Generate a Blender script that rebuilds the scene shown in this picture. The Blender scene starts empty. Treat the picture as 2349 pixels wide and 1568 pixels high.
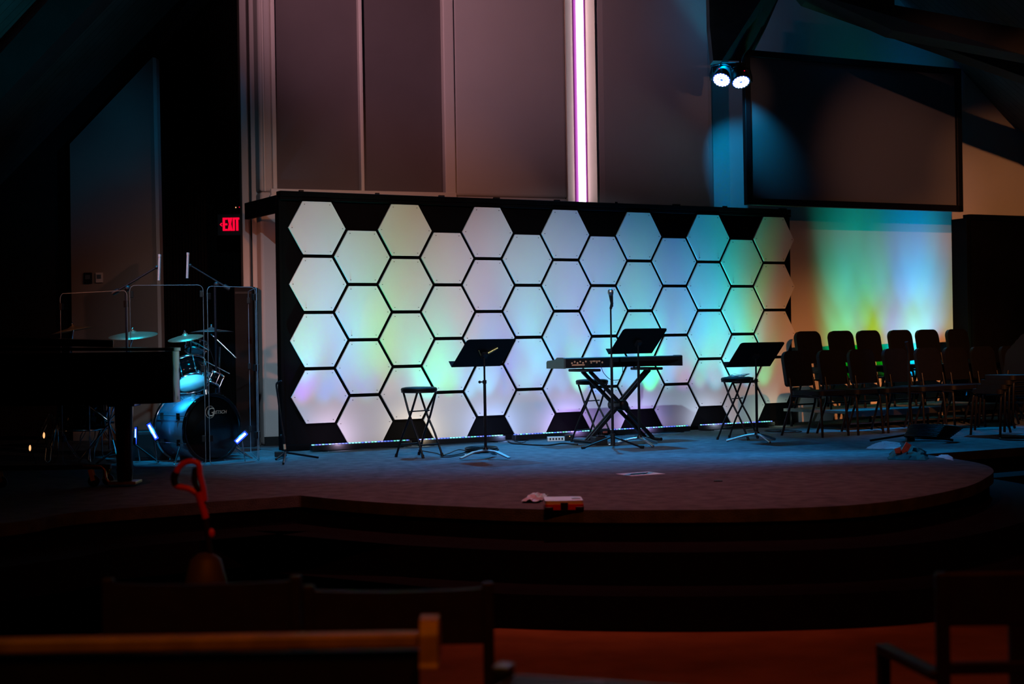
import bpy, math, random
from mathutils import Vector, Matrix, Euler
random.seed(7)
PI = math.pi
scene = bpy.context.scene
C = scene.collection

# ------------------------------------------------------------------ camera
CAMZ = 1.56            # eye height above the nave floor
SZ = 0.56              # stage height
FPX = 3448.6
cam_d = bpy.data.cameras.new('camera')
cam = bpy.data.objects.new('camera', cam_d)
C.objects.link(cam)
scene.camera = cam
cam_d.sensor_fit = 'HORIZONTAL'
cam_d.sensor_width = 36.0
cam_d.lens = FPX / 2349.0 * 36.0
cam_d.clip_start = 0.05
cam_d.clip_end = 100
PITCH, ROLL = -0.0008, -0.0163
cp, sp = math.cos(PITCH), math.sin(PITCH)
cr, sr = math.cos(ROLL), math.sin(ROLL)
_f = Vector((0, cp, sp)); _u0 = Vector((0, -sp, cp)); _r0 = Vector((1, 0, 0))
CR = _r0 * cr + _u0 * sr
CU = _u0 * cr - _r0 * sr
CF = _f
m = Matrix((CR, CU, -CF)).transposed().to_4x4()
m.translation = Vector((0, 0, CAMZ))
cam.matrix_world = m
cam_d.dof.use_dof = True
cam_d.dof.focus_distance = 14.2
cam_d.dof.aperture_fstop = 2.4

# ------------------------------------------------------------------ colour management, world
scene.view_settings.view_transform = 'Standard'
scene.view_settings.look = 'None'
scene.view_settings.gamma = 1.0
scene.view_settings.exposure = 0.0
scene.view_settings.use_curve_mapping = False
scene.cycles.max_bounces = 6
scene.cycles.diffuse_bounces = 3
scene.cycles.transparent_max_bounces = 12
scene.cycles.caustics_reflective = False
scene.cycles.caustics_refractive = False
scene.cycles.sample_clamp_indirect = 3.0
world = bpy.data.worlds.new('world'); scene.world = world
world.use_nodes = True
world.node_tree.nodes['Background'].inputs[0].default_value = (0.25, 0.3, 0.5, 1)
world.node_tree.nodes['Background'].inputs[1].default_value = 0.0006

# the hexagon wall's frame of reference
PS = 0.5175
WD = Vector((math.cos(PS), math.sin(PS), 0)); WN = Vector((math.sin(PS), -math.cos(PS), 0))
W0 = Vector((-1.8322, 14.2145, CAMZ + 1.358))
def wallp(u, z, off=0.0):
    """point u metres along the hexagon wall, z above the stage, off in front of it"""
    p = W0 + WD * u + WN * off
    return Vector((p.x, p.y, SZ + z))

# ------------------------------------------------------------------ lights
def look(o, target):
    d = (Vector(target) - Vector(o.location)).normalized()
    o.rotation_euler = d.to_track_quat('-Z', 'Y').to_euler()
def spot(name, loc, target, color, power, size=45, blend=0.6, radius=0.05):
    d = bpy.data.lights.new(name, 'SPOT'); d.color = color; d.energy = power
    d.spot_size = math.radians(size); d.spot_blend = blend; d.shadow_soft_size = radius
    o = bpy.data.objects.new(name, d); C.objects.link(o); o.location = loc; look(o, target)
    return o
AMBER = (1.0, 0.46, 0.30); WARM = (1.0, 0.42, 0.16)
# warm front lights hung in the house, above and in front of the stage; the cool C set is an added fill
# FRONT-BEGIN
FRONT = [('A',(-2.09,14.07,2.26),22,377), ('A',(-1.14,14.61,2.26),22,691), ('A',(0.77,15.70,0.66),22,178), ('B',(-0.96,14.71,1.26),34,454),
    ('C',(-2.09,14.07,0.86),24,1144), ('C',(-2.09,14.07,2.26),24,512), ('C',(-0.18,15.15,0.86),24,320), ('C',(0.77,15.70,0.86),24,2349),
    ('D',(3.44,17.57,0.66),18,1215), ('D',(4.19,17.95,0.66),18,979), ('D',(5.35,18.55,0.66),16,3529), ('D',(5.35,18.55,2.06),12,913), ('D',(3.44,17.57,1.76),14,329)]
LAMP_AT = {'A': ((1.35, 4.4, CAMZ + 3.9), (1.0, 0.32, 0.10)), 'B': ((6.6, 6.3, CAMZ + 4.6), (1.0, 0.42, 0.30)), 'C': ((-0.9, 5.0, CAMZ + 4.1), (0.55, 0.8, 1.0)), 'D': ((4.0, 6.5, CAMZ + 2.8), (1.0, 0.32, 0.10))}
for (k_, tg_, sz_, pw_) in FRONT:
    spot('front_wash', LAMP_AT[k_][0], tg_, LAMP_AT[k_][1], pw_, sz_, 1.0, 0.05)
# FRONT-END
# blue top lights on the bar above the stage
BLUE = (0.0, 0.41, 1.0)
for (x, y, tx, ty, pw) in ((-1.0, 15.3, -0.7, 13.3, 1300), (0.9, 15.9, 0.9, 13.7, 2300), (2.4, 16.3, 2.4, 14.3, 3700), (4.0, 16.7, 4.2, 14.6, 2700)):
    spot('top_light', (x, y, CAMZ + 4.4), (tx, ty, SZ), BLUE, pw, 44, 1.0, 0.03)
spot('top_light', (5.6, 16.3, CAMZ + 2.4), (4.9, 14.2, SZ), BLUE, 420, 60, 1.0, 0.03)
spot('drum_light', (-3.05, 12.0, CAMZ + 3.9), (-2.75, 13.4, SZ + .6), (0.0, 0.48, 1.0), 1700, 26, 0.8, 0.03)
# pink wash on the tall wall, warm glow over the nave floor and the front pews
spot('wall_wash', (-2.2, 11.2, CAMZ + 4.0), (-1.0, 15.6, CAMZ + 3.7), (1.0, 0.52, 0.64), 400, 58, 1.0, 0.1)
spot('aisle_light', (0.9, 1.2, 6.5), (1.2, 6.8, 0), (1.0, 0.15, 0.003), 340, 62, 0.7, 0.1)
spot('pew_light', (-1.6, 1.0, 5.5), (-0.9, 3.6, 0.9), (1.0, 0.38, 0.02), 150, 40, 0.9, 0.08)
spot('stage_front_light', (0.4, 8.6, 7.4), (0.4, 10.5, SZ), (1.0, 0.19, 0.18), 800, 54, 1.0, 0.1)
# warm lamp from the left on the narrow wall beside the drums, amber lamps on the screen and the wall right of it
spot('stage_front_light', (0.8, 9.0, 6.4), (0.6, 10.6, SZ), (0.2, 0.5, 1.0), 45, 60, 1.0, 0.1)  # weak blue fill added so pale things on the floor look bluish
spot('edge_fill', (6.4, 11.5, CAMZ + 2.6), (2.32, 16.75, CAMZ + 2.7), (1.0, 0.55, 0.45), 110, 9, 1.0, 0.05)  # narrow warm spot added to lighten the centre wall's right edge
spot('side_lamp', (-5.4, 8.6, CAMZ + 1.9), (-2.42, 15.0, CAMZ + 0.1), (1.0, 0.30, 0.16), 620, 22, 1.0, 0.05)
spot('screen_lamp', (4.0, 6.5, CAMZ + 4.2), (6.3, 18.8, CAMZ + 1.5), (1.0, 0.34, 0.12), 1500, 13, 1.0, 0.05)
spot('screen_lamp', (4.0, 6.5, CAMZ + 4.2), (4.6, 18.0, CAMZ + 1.75), (1.0, 0.42, 0.30), 700, 14, 1.0, 0.05)
spot('panel_fill', (-1.2, 12.6, CAMZ + 3.2), (-4.3, 16.2, CAMZ + 2.1), (0.02, 0.45, 1.0), 60, 26, 1.0, 0.05)  # small unseen blue spot added to tint the sloping side wall

# ------------------------------------------------------------------ placing by sight line
def ray(px, py):
    d = CF + CR * ((px - 1174.5) / FPX) - CU * ((py - 784) / FPX)
    return d / d.y
def onz(px, py, z=SZ):
    d = ray(px, py)
    return Vector((0, 0, CAMZ)) + d * ((z - CAMZ) / d.z)
def ony(px, py, y):
    return Vector((0, 0, CAMZ)) + ray(px, py) * y
def onplane(px, py, p0, n):
    d = ray(px, py); o = Vector((0, 0, CAMZ))
    return o + d * ((Vector(p0) - o).dot(n) / d.dot(n))
def tocam(p):
    v = Vector(p) - Vector((0, 0, CAMZ)); d = v.dot(CF)
    return 1174.5 + FPX * v.dot(CR) / d, 784 - FPX * v.dot(CU) / d

# ------------------------------------------------------------------ materials
def mat(name, col, rough=0.6, metal=0.0, noise=0.0, scale=20.0, bump=0.0, bscale=200.0, spec=0.5, emit=None, estr=0.0, coat=0.0):
    m = bpy.data.materials.new(name); m.use_nodes = True
    nt = m.node_tree; b = nt.nodes['Principled BSDF']
    c4 = (col[0], col[1], col[2], 1)
    b.inputs['Base Color'].default_value = c4
    b.inputs['Roughness'].default_value = rough
    b.inputs['Metallic'].default_value = metal
    b.inputs['Specular IOR Level'].default_value = spec
    if coat: b.inputs['Coat Weight'].default_value = coat
    tc = nt.nodes.new('ShaderNodeTexCoord')
    nz = nt.nodes.new('ShaderNodeTexNoise'); nz.inputs['Scale'].default_value = scale; nz.inputs['Detail'].default_value = 5
    nt.links.new(tc.outputs['Object'], nz.inputs['Vector'])
    mx = nt.nodes.new('ShaderNodeMixRGB'); mx.blend_type = 'MULTIPLY'; mx.inputs[0].default_value = 1.0
    mx.inputs[1].default_value = c4
    rp = nt.nodes.new('ShaderNodeValToRGB')
    lo = max(0.0, 1 - noise)
    rp.color_ramp.elements[0].position = 0.3; rp.color_ramp.elements[1].position = 0.7
    rp.color_ramp.elements[0].color = (lo, lo, lo, 1); rp.color_ramp.elements[1].color = (1, 1, 1, 1)
    nt.links.new(nz.outputs['Fac'], rp.inputs[0]); nt.links.new(rp.outputs[0], mx.inputs[2])
    nt.links.new(mx.outputs[0], b.inputs['Base Color'])
    if bump:
        n2 = nt.nodes.new('ShaderNodeTexNoise'); n2.inputs['Scale'].default_value = bscale
        nt.links.new(tc.outputs['Object'], n2.inputs['Vector'])
        bp = nt.nodes.new('ShaderNodeBump'); bp.inputs['Strength'].default_value = bump; bp.inputs['Distance'].default_value = 0.01
        nt.links.new(n2.outputs['Fac'], bp.inputs['Height']); nt.links.new(bp.outputs[0], b.inputs['Normal'])
    if emit:
        b.inputs['Emission Color'].default_value = (*emit, 1); b.inputs['Emission Strength'].default_value = estr
    return m
M = {}
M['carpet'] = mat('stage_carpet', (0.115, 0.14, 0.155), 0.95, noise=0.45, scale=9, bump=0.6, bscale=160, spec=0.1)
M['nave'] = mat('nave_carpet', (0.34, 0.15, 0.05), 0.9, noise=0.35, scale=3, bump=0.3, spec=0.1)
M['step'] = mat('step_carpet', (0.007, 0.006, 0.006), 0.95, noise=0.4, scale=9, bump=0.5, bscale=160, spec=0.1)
M['hex'] = mat('white_panel', (0.80, 0.80, 0.78), 0.7, noise=0.03, scale=3, spec=0.2)
M['flat'] = mat('black_painted_flat', (0.0035, 0.0035, 0.004), 0.7, noise=0.3, scale=5, spec=0.03)
M['desk'] = mat('black_desk_enamel', (0.0025, 0.0025, 0.003), 0.5, noise=0.2, scale=30, spec=0.08)
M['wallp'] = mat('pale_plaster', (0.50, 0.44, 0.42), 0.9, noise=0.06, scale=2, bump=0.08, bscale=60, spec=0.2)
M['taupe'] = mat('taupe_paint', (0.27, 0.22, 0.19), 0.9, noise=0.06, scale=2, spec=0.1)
M['trim'] = mat('cream_trim', (0.62, 0.54, 0.50), 0.6, noise=0.05, scale=3)
M['panel'] = mat('dark_panel', (0.125, 0.10, 0.105), 0.7, noise=0.12, scale=2, spec=0.2)
M['wall2'] = mat('white_wall_paint', (0.72, 0.70, 0.66), 0.9, noise=0.05, scale=2, spec=0.2)
M['dark'] = mat('dark_wall', (0.05, 0.038, 0.032), 0.9, noise=0.3, scale=1.2, spec=0.1)
M['drape'] = mat('black_drape', (0.02, 0.016, 0.015), 0.95, noise=0.3, scale=4, spec=0.05)
M['screen'] = mat('projection_fabric', (0.19, 0.185, 0.18), 0.9, noise=0.02, scale=2, spec=0.1)
M['black'] = mat('black_plastic', (0.006, 0.006, 0.007), 0.5, noise=0.2, scale=30, spec=0.3)
M['steel'] = mat('black_powder_coat', (0.007, 0.007, 0.009), 0.35, noise=0.2, scale=30, spec=0.15)
M['vinyl'] = mat('black_vinyl', (0.005, 0.005, 0.006), 0.5, noise=0.25, scale=18, bump=0.06, bscale=60, spec=0.12)
M['chrome'] = mat('chrome', (0.80, 0.82, 0.85), 0.14, 1.0, noise=0.1, scale=40)
M['satin'] = mat('satin_metal', (0.42, 0.44, 0.46), 0.38, 1.0, noise=0.2, scale=40)
M['lacquer'] = mat('black_lacquer', (0.003, 0.003, 0.003), 0.1, noise=0.1, scale=8, spec=0.22)
M['cymbal'] = mat('cymbal_bronze', (0.62, 0.55, 0.34), 0.35, 0.85, noise=0.25, scale=60)
M['darkcymbal'] = mat('unlit_cymbal', (0.10, 0.09, 0.08), 0.4, 0.6, noise=0.25, scale=60)  # darker copy of the bronze, the cymbal's lack of light in its colour
M['head'] = mat('drum_head', (0.85, 0.87, 0.88), 0.5, noise=0.06, scale=12)
M['shell'] = mat('blue_grey_shell', (0.08, 0.17, 0.25), 0.25, noise=0.15, scale=20, coat=0.5)
M['wood'] = mat('lit_pew_wood', (0.30, 0.15, 0.06), 0.45, noise=0.4, scale=14, spec=0.4)
M['darkwood'] = mat('dark_or_shaded_wood', (0.012, 0.006, 0.004), 0.5, noise=0.4, scale=14, spec=0.25)
M['red'] = mat('red_plastic', (0.62, 0.02, 0.03), 0.4, noise=0.1, scale=20)
M['white'] = mat('white_plastic', (0.80, 0.82, 0.84), 0.18, noise=0.06, scale=20, spec=0.9)
M['paper'] = mat('paper', (0.70, 0.74, 0.78), 0.35, noise=0.06, scale=20, spec=0.6)
M['yellow'] = mat('yellow_metal', (0.85, 0.52, 0.04), 0.45, noise=0.2, scale=30)
M['brass'] = mat('brass', (0.60, 0.40, 0.14), 0.35, 0.9, noise=0.2, scale=30)
M['beam'] = mat('beam_wood', (0.016, 0.015, 0.015), 0.7, noise=0.4, scale=5, spec=0.3)
M['beamg'] = mat('grey_beam', (0.10, 0.095, 0.095), 0.8, noise=0.5, scale=6, spec=0.3)
M['dull'] = mat('dull_brown_plastic', (0.05, 0.036, 0.014), 0.6, noise=0.3, scale=12)
M['mic'] = mat('satin_mic_body', (0.38, 0.36, 0.36), 0.4, 0.5, noise=0.1, scale=30)
M['deck'] = mat('riser_carpet', (0.16, 0.16, 0.16), 0.9, noise=0.3, scale=20, bump=0.3)
M['redled'] = mat('red_led', (0.2, 0, 0), emit=(1.0, 0.0, 0.035), estr=1.05)
M['neon'] = mat('pink_white_tube', (1, 1, 1), emit=(1.0, 0.86, 1.0), estr=3.2)
M['cream'] = mat('cream_paint', (0.80, 0.66, 0.52), 0.6, noise=0.05, scale=3)
M['neon_fringe'] = mat('purple_fringe', (0.2, 0.05, 0.2), 0.4, emit=(0.33, 0.045, 0.36), estr=0.9)
M['parled'] = mat('white_blue_led', (1, 1, 1), emit=(0.75, 0.9, 1.0), estr=7.0)
M['parring'] = mat('blue_lens_ring', (0.02, 0.05, 0.2), 0.3, emit=(0.0, 0.05, 1.0), estr=0.85)
M['dotb'] = mat('blue_led', (0.05, 0.05, 0.1), emit=(0.12, 0.16, 1.0), estr=1.0)
def diodes():
    m = bpy.data.materials.new('diode_row'); m.use_nodes = True; nt = m.node_tree; b = nt.nodes['Principled BSDF']
    b.inputs['Base Color'].default_value = (0.02, 0.02, 0.03, 1)
    tc = nt.nodes.new('ShaderNodeTexCoord'); sp_ = nt.nodes.new('ShaderNodeSeparateXYZ'); nt.links.new(tc.outputs['Object'], sp_.inputs[0])
    mu = nt.nodes.new('ShaderNodeMath'); mu.operation = 'MULTIPLY'; mu.inputs[1].default_value = 30.0; nt.links.new(sp_.outputs['X'], mu.inputs[0])
    fr = nt.nodes.new('ShaderNodeMath'); fr.operation = 'FRACT'; nt.links.new(mu.outputs[0], fr.inputs[0])
    on = nt.nodes.new('ShaderNodeMath'); on.operation = 'LESS_THAN'; on.inputs[1].default_value = 0.62; nt.links.new(fr.outputs[0], on.inputs[0])
    fl = nt.nodes.new('ShaderNodeMath'); fl.operation = 'FLOOR'; nt.links.new(mu.outputs[0], fl.inputs[0])
    wn = nt.nodes.new('ShaderNodeTexWhiteNoise'); wn.noise_dimensions = '1D'; nt.links.new(fl.outputs[0], wn.inputs['W'])
    rp = nt.nodes.new('ShaderNodeValToRGB'); rp.color_ramp.interpolation = 'CONSTANT'
    e = rp.color_ramp.elements; e[0].position = 0; e[0].color = (0.20, 0.85, 1, 1); e[1].position = 0.38; e[1].color = (0.08, 0.16, 1, 1)
    q = e.new(0.66); q.color = (0.10, 0.75, 0.45, 1); q = e.new(0.82); q.color = (0.25, 0.25, 1, 1)
    nt.links.new(wn.outputs['Value'], rp.inputs[0])
    ad = nt.nodes.new('ShaderNodeMath'); ad.operation = 'MULTIPLY_ADD'; ad.inputs[1].default_value = 1.7; ad.inputs[2].default_value = 0.35
    nt.links.new(on.outputs[0], ad.inputs[0])
    nt.links.new(rp.outputs[0], b.inputs['Emission Color']); nt.links.new(ad.outputs[0], b.inputs['Emission Strength'])
    return m
M['diodes'] = diodes()
M['blueled'] = mat('blue_lens', (0.02, 0.05, 0.4), emit=(0.25, 0.5, 1.0), estr=5.0)
M['ring'] = mat('blue_rim_lens', (0.02, 0.05, 0.4), emit=(0.02, 0.07, 1.0), estr=1.2)
M['amber'] = mat('amber_glow', (0.8, 0.4, 0.1), emit=(1.0, 0.45, 0.18), estr=1.3)  # emission stands for reflector glints; indicator lamps share it
M['gold'] = mat('copper_print', (0.65, 0.30, 0.17), 0.45, noise=0.1, scale=30)
M['cloth'] = mat('pale_blue_cloth', (0.66, 0.72, 0.80), 0.9, noise=0.12, scale=14)
M['film'] = mat('clear_film', (0.55, 0.62, 0.70), 0.22, noise=0.2, scale=40, spec=0.9)
M['tag'] = mat('pink_foil', (0.72, 0.40, 0.36), 0.35, noise=0.3, scale=60)
M['blackhead'] = mat('black_drum_head', (0.002, 0.002, 0.002), 0.5, noise=0.1, scale=8, spec=0.05)
# clear acrylic
def acrylic():
    m = bpy.data.materials.new('clear_acrylic'); m.use_nodes = True; nt = m.node_tree
    nt.nodes.remove(nt.nodes['Principled BSDF']); out = nt.nodes['Material Output']
    g = nt.nodes.new('ShaderNodeBsdfGlossy'); g.inputs['Roughness'].default_value = 0.04
    t = nt.nodes.new('ShaderNodeBsdfTransparent'); t.inputs[0].default_value = (0.93, 0.94, 0.95, 1)
    mx = nt.nodes.new('ShaderNodeMixShader')
    nz = nt.nodes.new('ShaderNodeTexNoise'); nz.inputs['Scale'].default_value = 3
    rp = nt.nodes.new('ShaderNodeValToRGB')
    rp.color_ramp.elements[0].color = (0.025, 0.025, 0.025, 1); rp.color_ramp.elements[1].color = (0.045, 0.045, 0.045, 1)
    nt.links.new(nz.outputs['Fac'], rp.inputs[0]); nt.links.new(rp.outputs[0], mx.inputs[0])
    nt.links.new(t.outputs[0], mx.inputs[1]); nt.links.new(g.outputs[0], mx.inputs[2]); nt.links.new(mx.outputs[0], out.inputs[0])
    return m
M['acrylic'] = acrylic()
M['edge'] = mat('frosted_acrylic_edge', (0.22, 0.27, 0.32), 0.45, noise=0.1, scale=30)
# planked ceiling
def planks():
    m = mat('planked_ceiling', (0.10, 0.085, 0.075), 0.8, noise=0.35, scale=4)
    nt = m.node_tree; b = nt.nodes['Principled BSDF']
    w = nt.nodes.new('ShaderNodeTexWave'); w.bands_direction = 'Y'; w.inputs['Scale'].default_value = 2.2; w.inputs['Distortion'].default_value = 0
    tc = nt.nodes['Texture Coordinate']; nt.links.new(tc.outputs['Object'], w.inputs['Vector'])
    rp = nt.nodes.new('ShaderNodeValToRGB'); rp.color_ramp.elements[0].position = 0.0; rp.color_ramp.elements[0].color = (0.15, 0.15, 0.15, 1)
    rp.color_ramp.elements[1].position = 0.03; rp.color_ramp.elements[1].color = (1, 1, 1, 1)
    nt.links.new(w.outputs['Fac'], rp.inputs[0])
    mx = nt.nodes.new('ShaderNodeMixRGB'); mx.blend_type = 'MULTIPLY'; mx.inputs[0].default_value = 1
    src = b.inputs['Base Color'].links[0].from_socket
    nt.links.new(src, mx.inputs[1]); nt.links.new(rp.outputs[0], mx.inputs[2]); nt.links.new(mx.outputs[0], b.inputs['Base Color'])
    return m
M['planks'] = planks()

# ------------------------------------------------------------------ mesh builder
def rot(rx=0, ry=0, rz=0):
    return Euler((rx, ry, rz), 'XYZ').to_matrix()
def basis(d):
    d = Vector(d).normalized()
    a = Vector((0, 0, 1)) if abs(d.z) < 0.95 else Vector((1, 0, 0))
    x = d.cross(a).normalized(); y = d.cross(x).normalized()
    return x, y, d
class MB:
    def __init__(s): s.v = []; s.f = []; s.sm = []
    def add(s, vs, fs, smooth=False):
        n = len(s.v); s.v += [tuple(v) for v in vs]
        for f in fs: s.f.append([i + n for i in f]); s.sm.append(smooth)
    def box(s, c, size, R=None):
        c = Vector(c); h = Vector(size) / 2; R = R or Matrix.Identity(3)
        vs = [c + R @ Vector((h.x * a, h.y * b, h.z * d)) for d in (-1, 1) for (a, b) in ((-1, -1), (1, -1), (1, 1), (-1, 1))]
        s.add(vs, [(3, 2, 1, 0), (4, 5, 6, 7), (0, 1, 5, 4), (1, 2, 6, 5), (2, 3, 7, 6), (3, 0, 4, 7)]); return s
    def tube(s, p0, p1, r0, r1=None, n=12):
        return s.path([p0, p1], r0, n, r1=r1)
    def path(s, pts, r, n=8, closed=False, r1=None):
        pts = [Vector(p) for p in pts]; N = len(pts); rings = []
        up = None
        for i, p in enumerate(pts):
            if closed: t = (pts[(i + 1) % N] - pts[i - 1])
            else: t = pts[min(i + 1, N - 1)] - pts[max(i - 1, 0)]
            t.normalize()
            if up is None: x, y, _ = basis(t)
            else:
                x = (up - t * up.dot(t))
                if x.length < 1e-6: x, y, _ = basis(t)
                x.normalize(); y = t.cross(x)
            up = x
            rr = r if r1 is None else r + (r1 - r) * i / (N - 1)
            rings.append([p + (x * math.cos(2 * PI * k / n) + y * math.sin(2 * PI * k / n)) * rr for k in range(n)])
        vs = [v for g in rings for v in g]; fs = []
        M_ = N if closed else N - 1
        for i in range(M_):
            j = (i + 1) % N
            for k in range(n):
                l = (k + 1) % n; fs.append((i * n + k, i * n + l, j * n + l, j * n + k))
        s.add(vs, fs, True)
        if not closed:
            s.add(rings[0], [tuple(range(n))[::-1]]); s.add(rings[-1], [tuple(range(n))])
        return s
    def lathe(s, prof, n=32, Mx=None, smooth=True, ring=False):
        if ring: prof = list(prof) + [prof[0]]
        Mx = Mx or Matrix.Identity(4); vs = []; fs = []
        for (r, z) in prof:
            for k in range(n):
                a = 2 * PI * k / n; vs.append(Mx @ Vector((r * math.cos(a), r * math.sin(a), z)))
        for i in range(len(prof) - 1):
            for k in range(n):
                l = (k + 1) % n; fs.append((i * n + k, i * n + l, (i + 1) * n + l, (i + 1) * n + k))
        s.add(vs, fs, smooth)
        if ring: return s
        for idx, rev in ((0, True), (len(prof) - 1, False)):
            if prof[idx][0] > 1e-5:
                ring = list(range(idx * n, idx * n + n)); s.add([vs[i] for i in ring], [tuple(range(n))[::-1] if rev else tuple(range(n))])
        return s
    def prism(s, poly, z0, z1, Mx=None, smooth=False):
        """polygon in local xy, extruded along local z"""
        Mx = Mx or Matrix.Identity(4); n = len(poly)
        a = [Mx @ Vector((p[0], p[1], z0)) for p in poly]; b = [Mx @ Vector((p[0], p[1], z1)) for p in poly]
        s.add(a, [tuple(range(n))[::-1]]); s.add(b, [tuple(range(n))])
        s.add(a + b, [(i, (i + 1) % n, n + (i + 1) % n, n + i) for i in range(n)], smooth); return s
    def slab(s, poly, n, t):
        """3-D polygon, given real thickness t along n"""
        n = Vector(n).normalized() * t; k = len(poly); a = [Vector(p) for p in poly]; b = [p + n for p in a]
        s.add(a + b, [tuple(range(k)), tuple(range(2 * k - 1, k - 1, -1))] + [(i, i + k, (i + 1) % k + k, (i + 1) % k) for i in range(k)]); return s
    def ball(s, c, r, n=16, sc=(1, 1, 1)):
        prof = [(max(1e-6, r * math.sin(PI * i / (n // 2))), -r * math.cos(PI * i / (n // 2))) for i in range(n // 2 + 1)]
        Mx = Matrix.Translation(Vector(c)) @ Matrix.Diagonal((*sc, 1)); return s.lathe(prof, n, Mx)
    def build(s, name, m, parent=None, bevel=0.0, label=None):
        me = bpy.data.meshes.new(name); me.from_pydata(s.v, [], s.f); me.update()
        me.polygons.foreach_set('use_smooth', s.sm)
        me.materials.append(M[m] if isinstance(m, str) else m)
        import bmesh
        bm = bmesh.new(); bm.from_mesh(me); bmesh.ops.recalc_face_normals(bm, faces=bm.faces)
        bm.to_mesh(me); bm.free()
        o = bpy.data.objects.new(name, me); C.objects.link(o)
        if parent: o.parent = parent
        if bevel:
            bv = o.modifiers.new('bevel', 'BEVEL'); bv.width = bevel; bv.segments = 3; bv.limit_method = 'ANGLE'
        if label: o['label'] = label
        return o
def thing(name, label, cat, loc=(0, 0, 0), rz=0.0, group=None):
    o = bpy.data.objects.new(name, None); C.objects.link(o); o.empty_display_size = 0.1
    o.location = loc; o.rotation_euler = (0, 0, rz); o['label'] = label; o['category'] = cat
    if group: o['group'] = group
    return o
def tag(o, label, cat, group=None, kind=None):
    o['label'] = label; o['category'] = cat
    if group: o['group'] = group
    if kind: o['kind'] = kind
    return o
def struct(o, label=None, cat=None):
    o['kind'] = 'structure'
    if label: o['label'] = label
    if cat: o['category'] = cat
    return o
def dup(root, loc, rz, label, group=None):
    r = root.copy(); C.objects.link(r); r.location = loc; r.rotation_euler = (0, 0, rz); r['label'] = label
    if group: r['group'] = group
    for ch in list(root.children):
        c = ch.copy(); C.objects.link(c); c.parent = r
        for g in list(ch.children):
            d = g.copy(); C.objects.link(d); d.parent = c
    return r
def rrect(w, h, r, n=6, r2=None):
    """rounded rectangle outline, centre at origin; r2 = radius of the lower corners"""
    r2 = r if r2 is None else r2; P = []
    for (cx, cy, a0, rr) in ((w / 2 - r, h / 2 - r, 0, r), (-w / 2 + r, h / 2 - r, 90, r), (-w / 2 + r2, -h / 2 + r2, 180, r2), (w / 2 - r2, -h / 2 + r2, 270, r2)):
        for k in range(n + 1):
            a = math.radians(a0 + 90 * k / n); P.append((cx + rr * math.cos(a), cy + rr * math.sin(a)))
    return P
def smooth(pts, k=6, closed=False):
    pts = [Vector(p) for p in pts]; n = len(pts); out = []
    for i in range(n if closed else n - 1):
        p0 = pts[(i - 1) % n] if closed or i > 0 else pts[0]; p1 = pts[i]; p2 = pts[(i + 1) % n]
        p3 = pts[(i + 2) % n] if closed or i + 2 < n else pts[-1]
        for j in range(k):
            t = j / k
            out.append(0.5 * ((2 * p1) + (p2 - p0) * t + (2 * p0 - 5 * p1 + 4 * p2 - p3) * t * t + (3 * p1 - p0 - 3 * p2 + p3) * t ** 3))
    if not closed: out.append(pts[-1])
    return out
# stand local z=1 up matrix for an arbitrary frame
def frame(o, x, y, z):
    return Matrix(((x[0], y[0], z[0], o[0]), (x[1], y[1], z[1], o[1]), (x[2], y[2], z[2], o[2]), (0, 0, 0, 1)))

# =================================================================== SETTING
b = MB(); b.box((0, 10, -0.05), (26, 26, 0.1)); struct(b.build('floor', 'nave'))
# stage: measured front edge, bulging thrust
edge = [(-11, 7.0), (-6, 7.0), (-4.2, 7.6), (-2.95, 8.62), (-2.62, 9.2), (-1.42, 9.95), (-1.0, 9.55), (-0.48, 9.2), (0.3, 8.86), (1.31, 8.74), (2.12, 8.93),
        (2.87, 9.7), (3.34, 10.56), (3.53, 11.1), (3.58, 11.6), (3.50, 12.1), (3.42, 12.52), (4.45, 13.1), (9, 15.7)]
e3 = [Vector((x, y, 0)) for x, y in edge]
seg = e3[:5] + [e3[5]]
line = smooth(e3[:6], 5)[:-1] + smooth(e3[5:17], 6)[:-1] + e3[16:]
def offset(pl, d):
    out = []
    for i, p in enumerate(pl):
        t = (pl[min(i + 1, len(pl) - 1)] - pl[max(i - 1, 0)]).normalized(); out.append(p + Vector((t.y, -t.x, 0)) * d)
    return out
def stage_slab(pl, z0, z1, name, m, bev=0.0):
    poly = [(p.x, p.y) for p in pl] + [(9, 22), (-11, 22)]
    return MB().prism(poly, z0, z1).build(name, m, bevel=bev)
struct(stage_slab(line, SZ - 0.075, SZ, 'stage_platform', 'carpet', 0.02), 'carpeted stage floor bulging forward in a curve', 'stage')
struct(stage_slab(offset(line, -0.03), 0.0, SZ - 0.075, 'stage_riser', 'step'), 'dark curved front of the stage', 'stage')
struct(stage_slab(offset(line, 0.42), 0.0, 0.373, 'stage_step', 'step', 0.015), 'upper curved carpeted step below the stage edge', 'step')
struct(stage_slab(offset(line, 0.77), 0.0, 0.187, 'stage_step', 'step', 0.015), 'lowest curved carpeted step at the nave floor', 'step')

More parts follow.
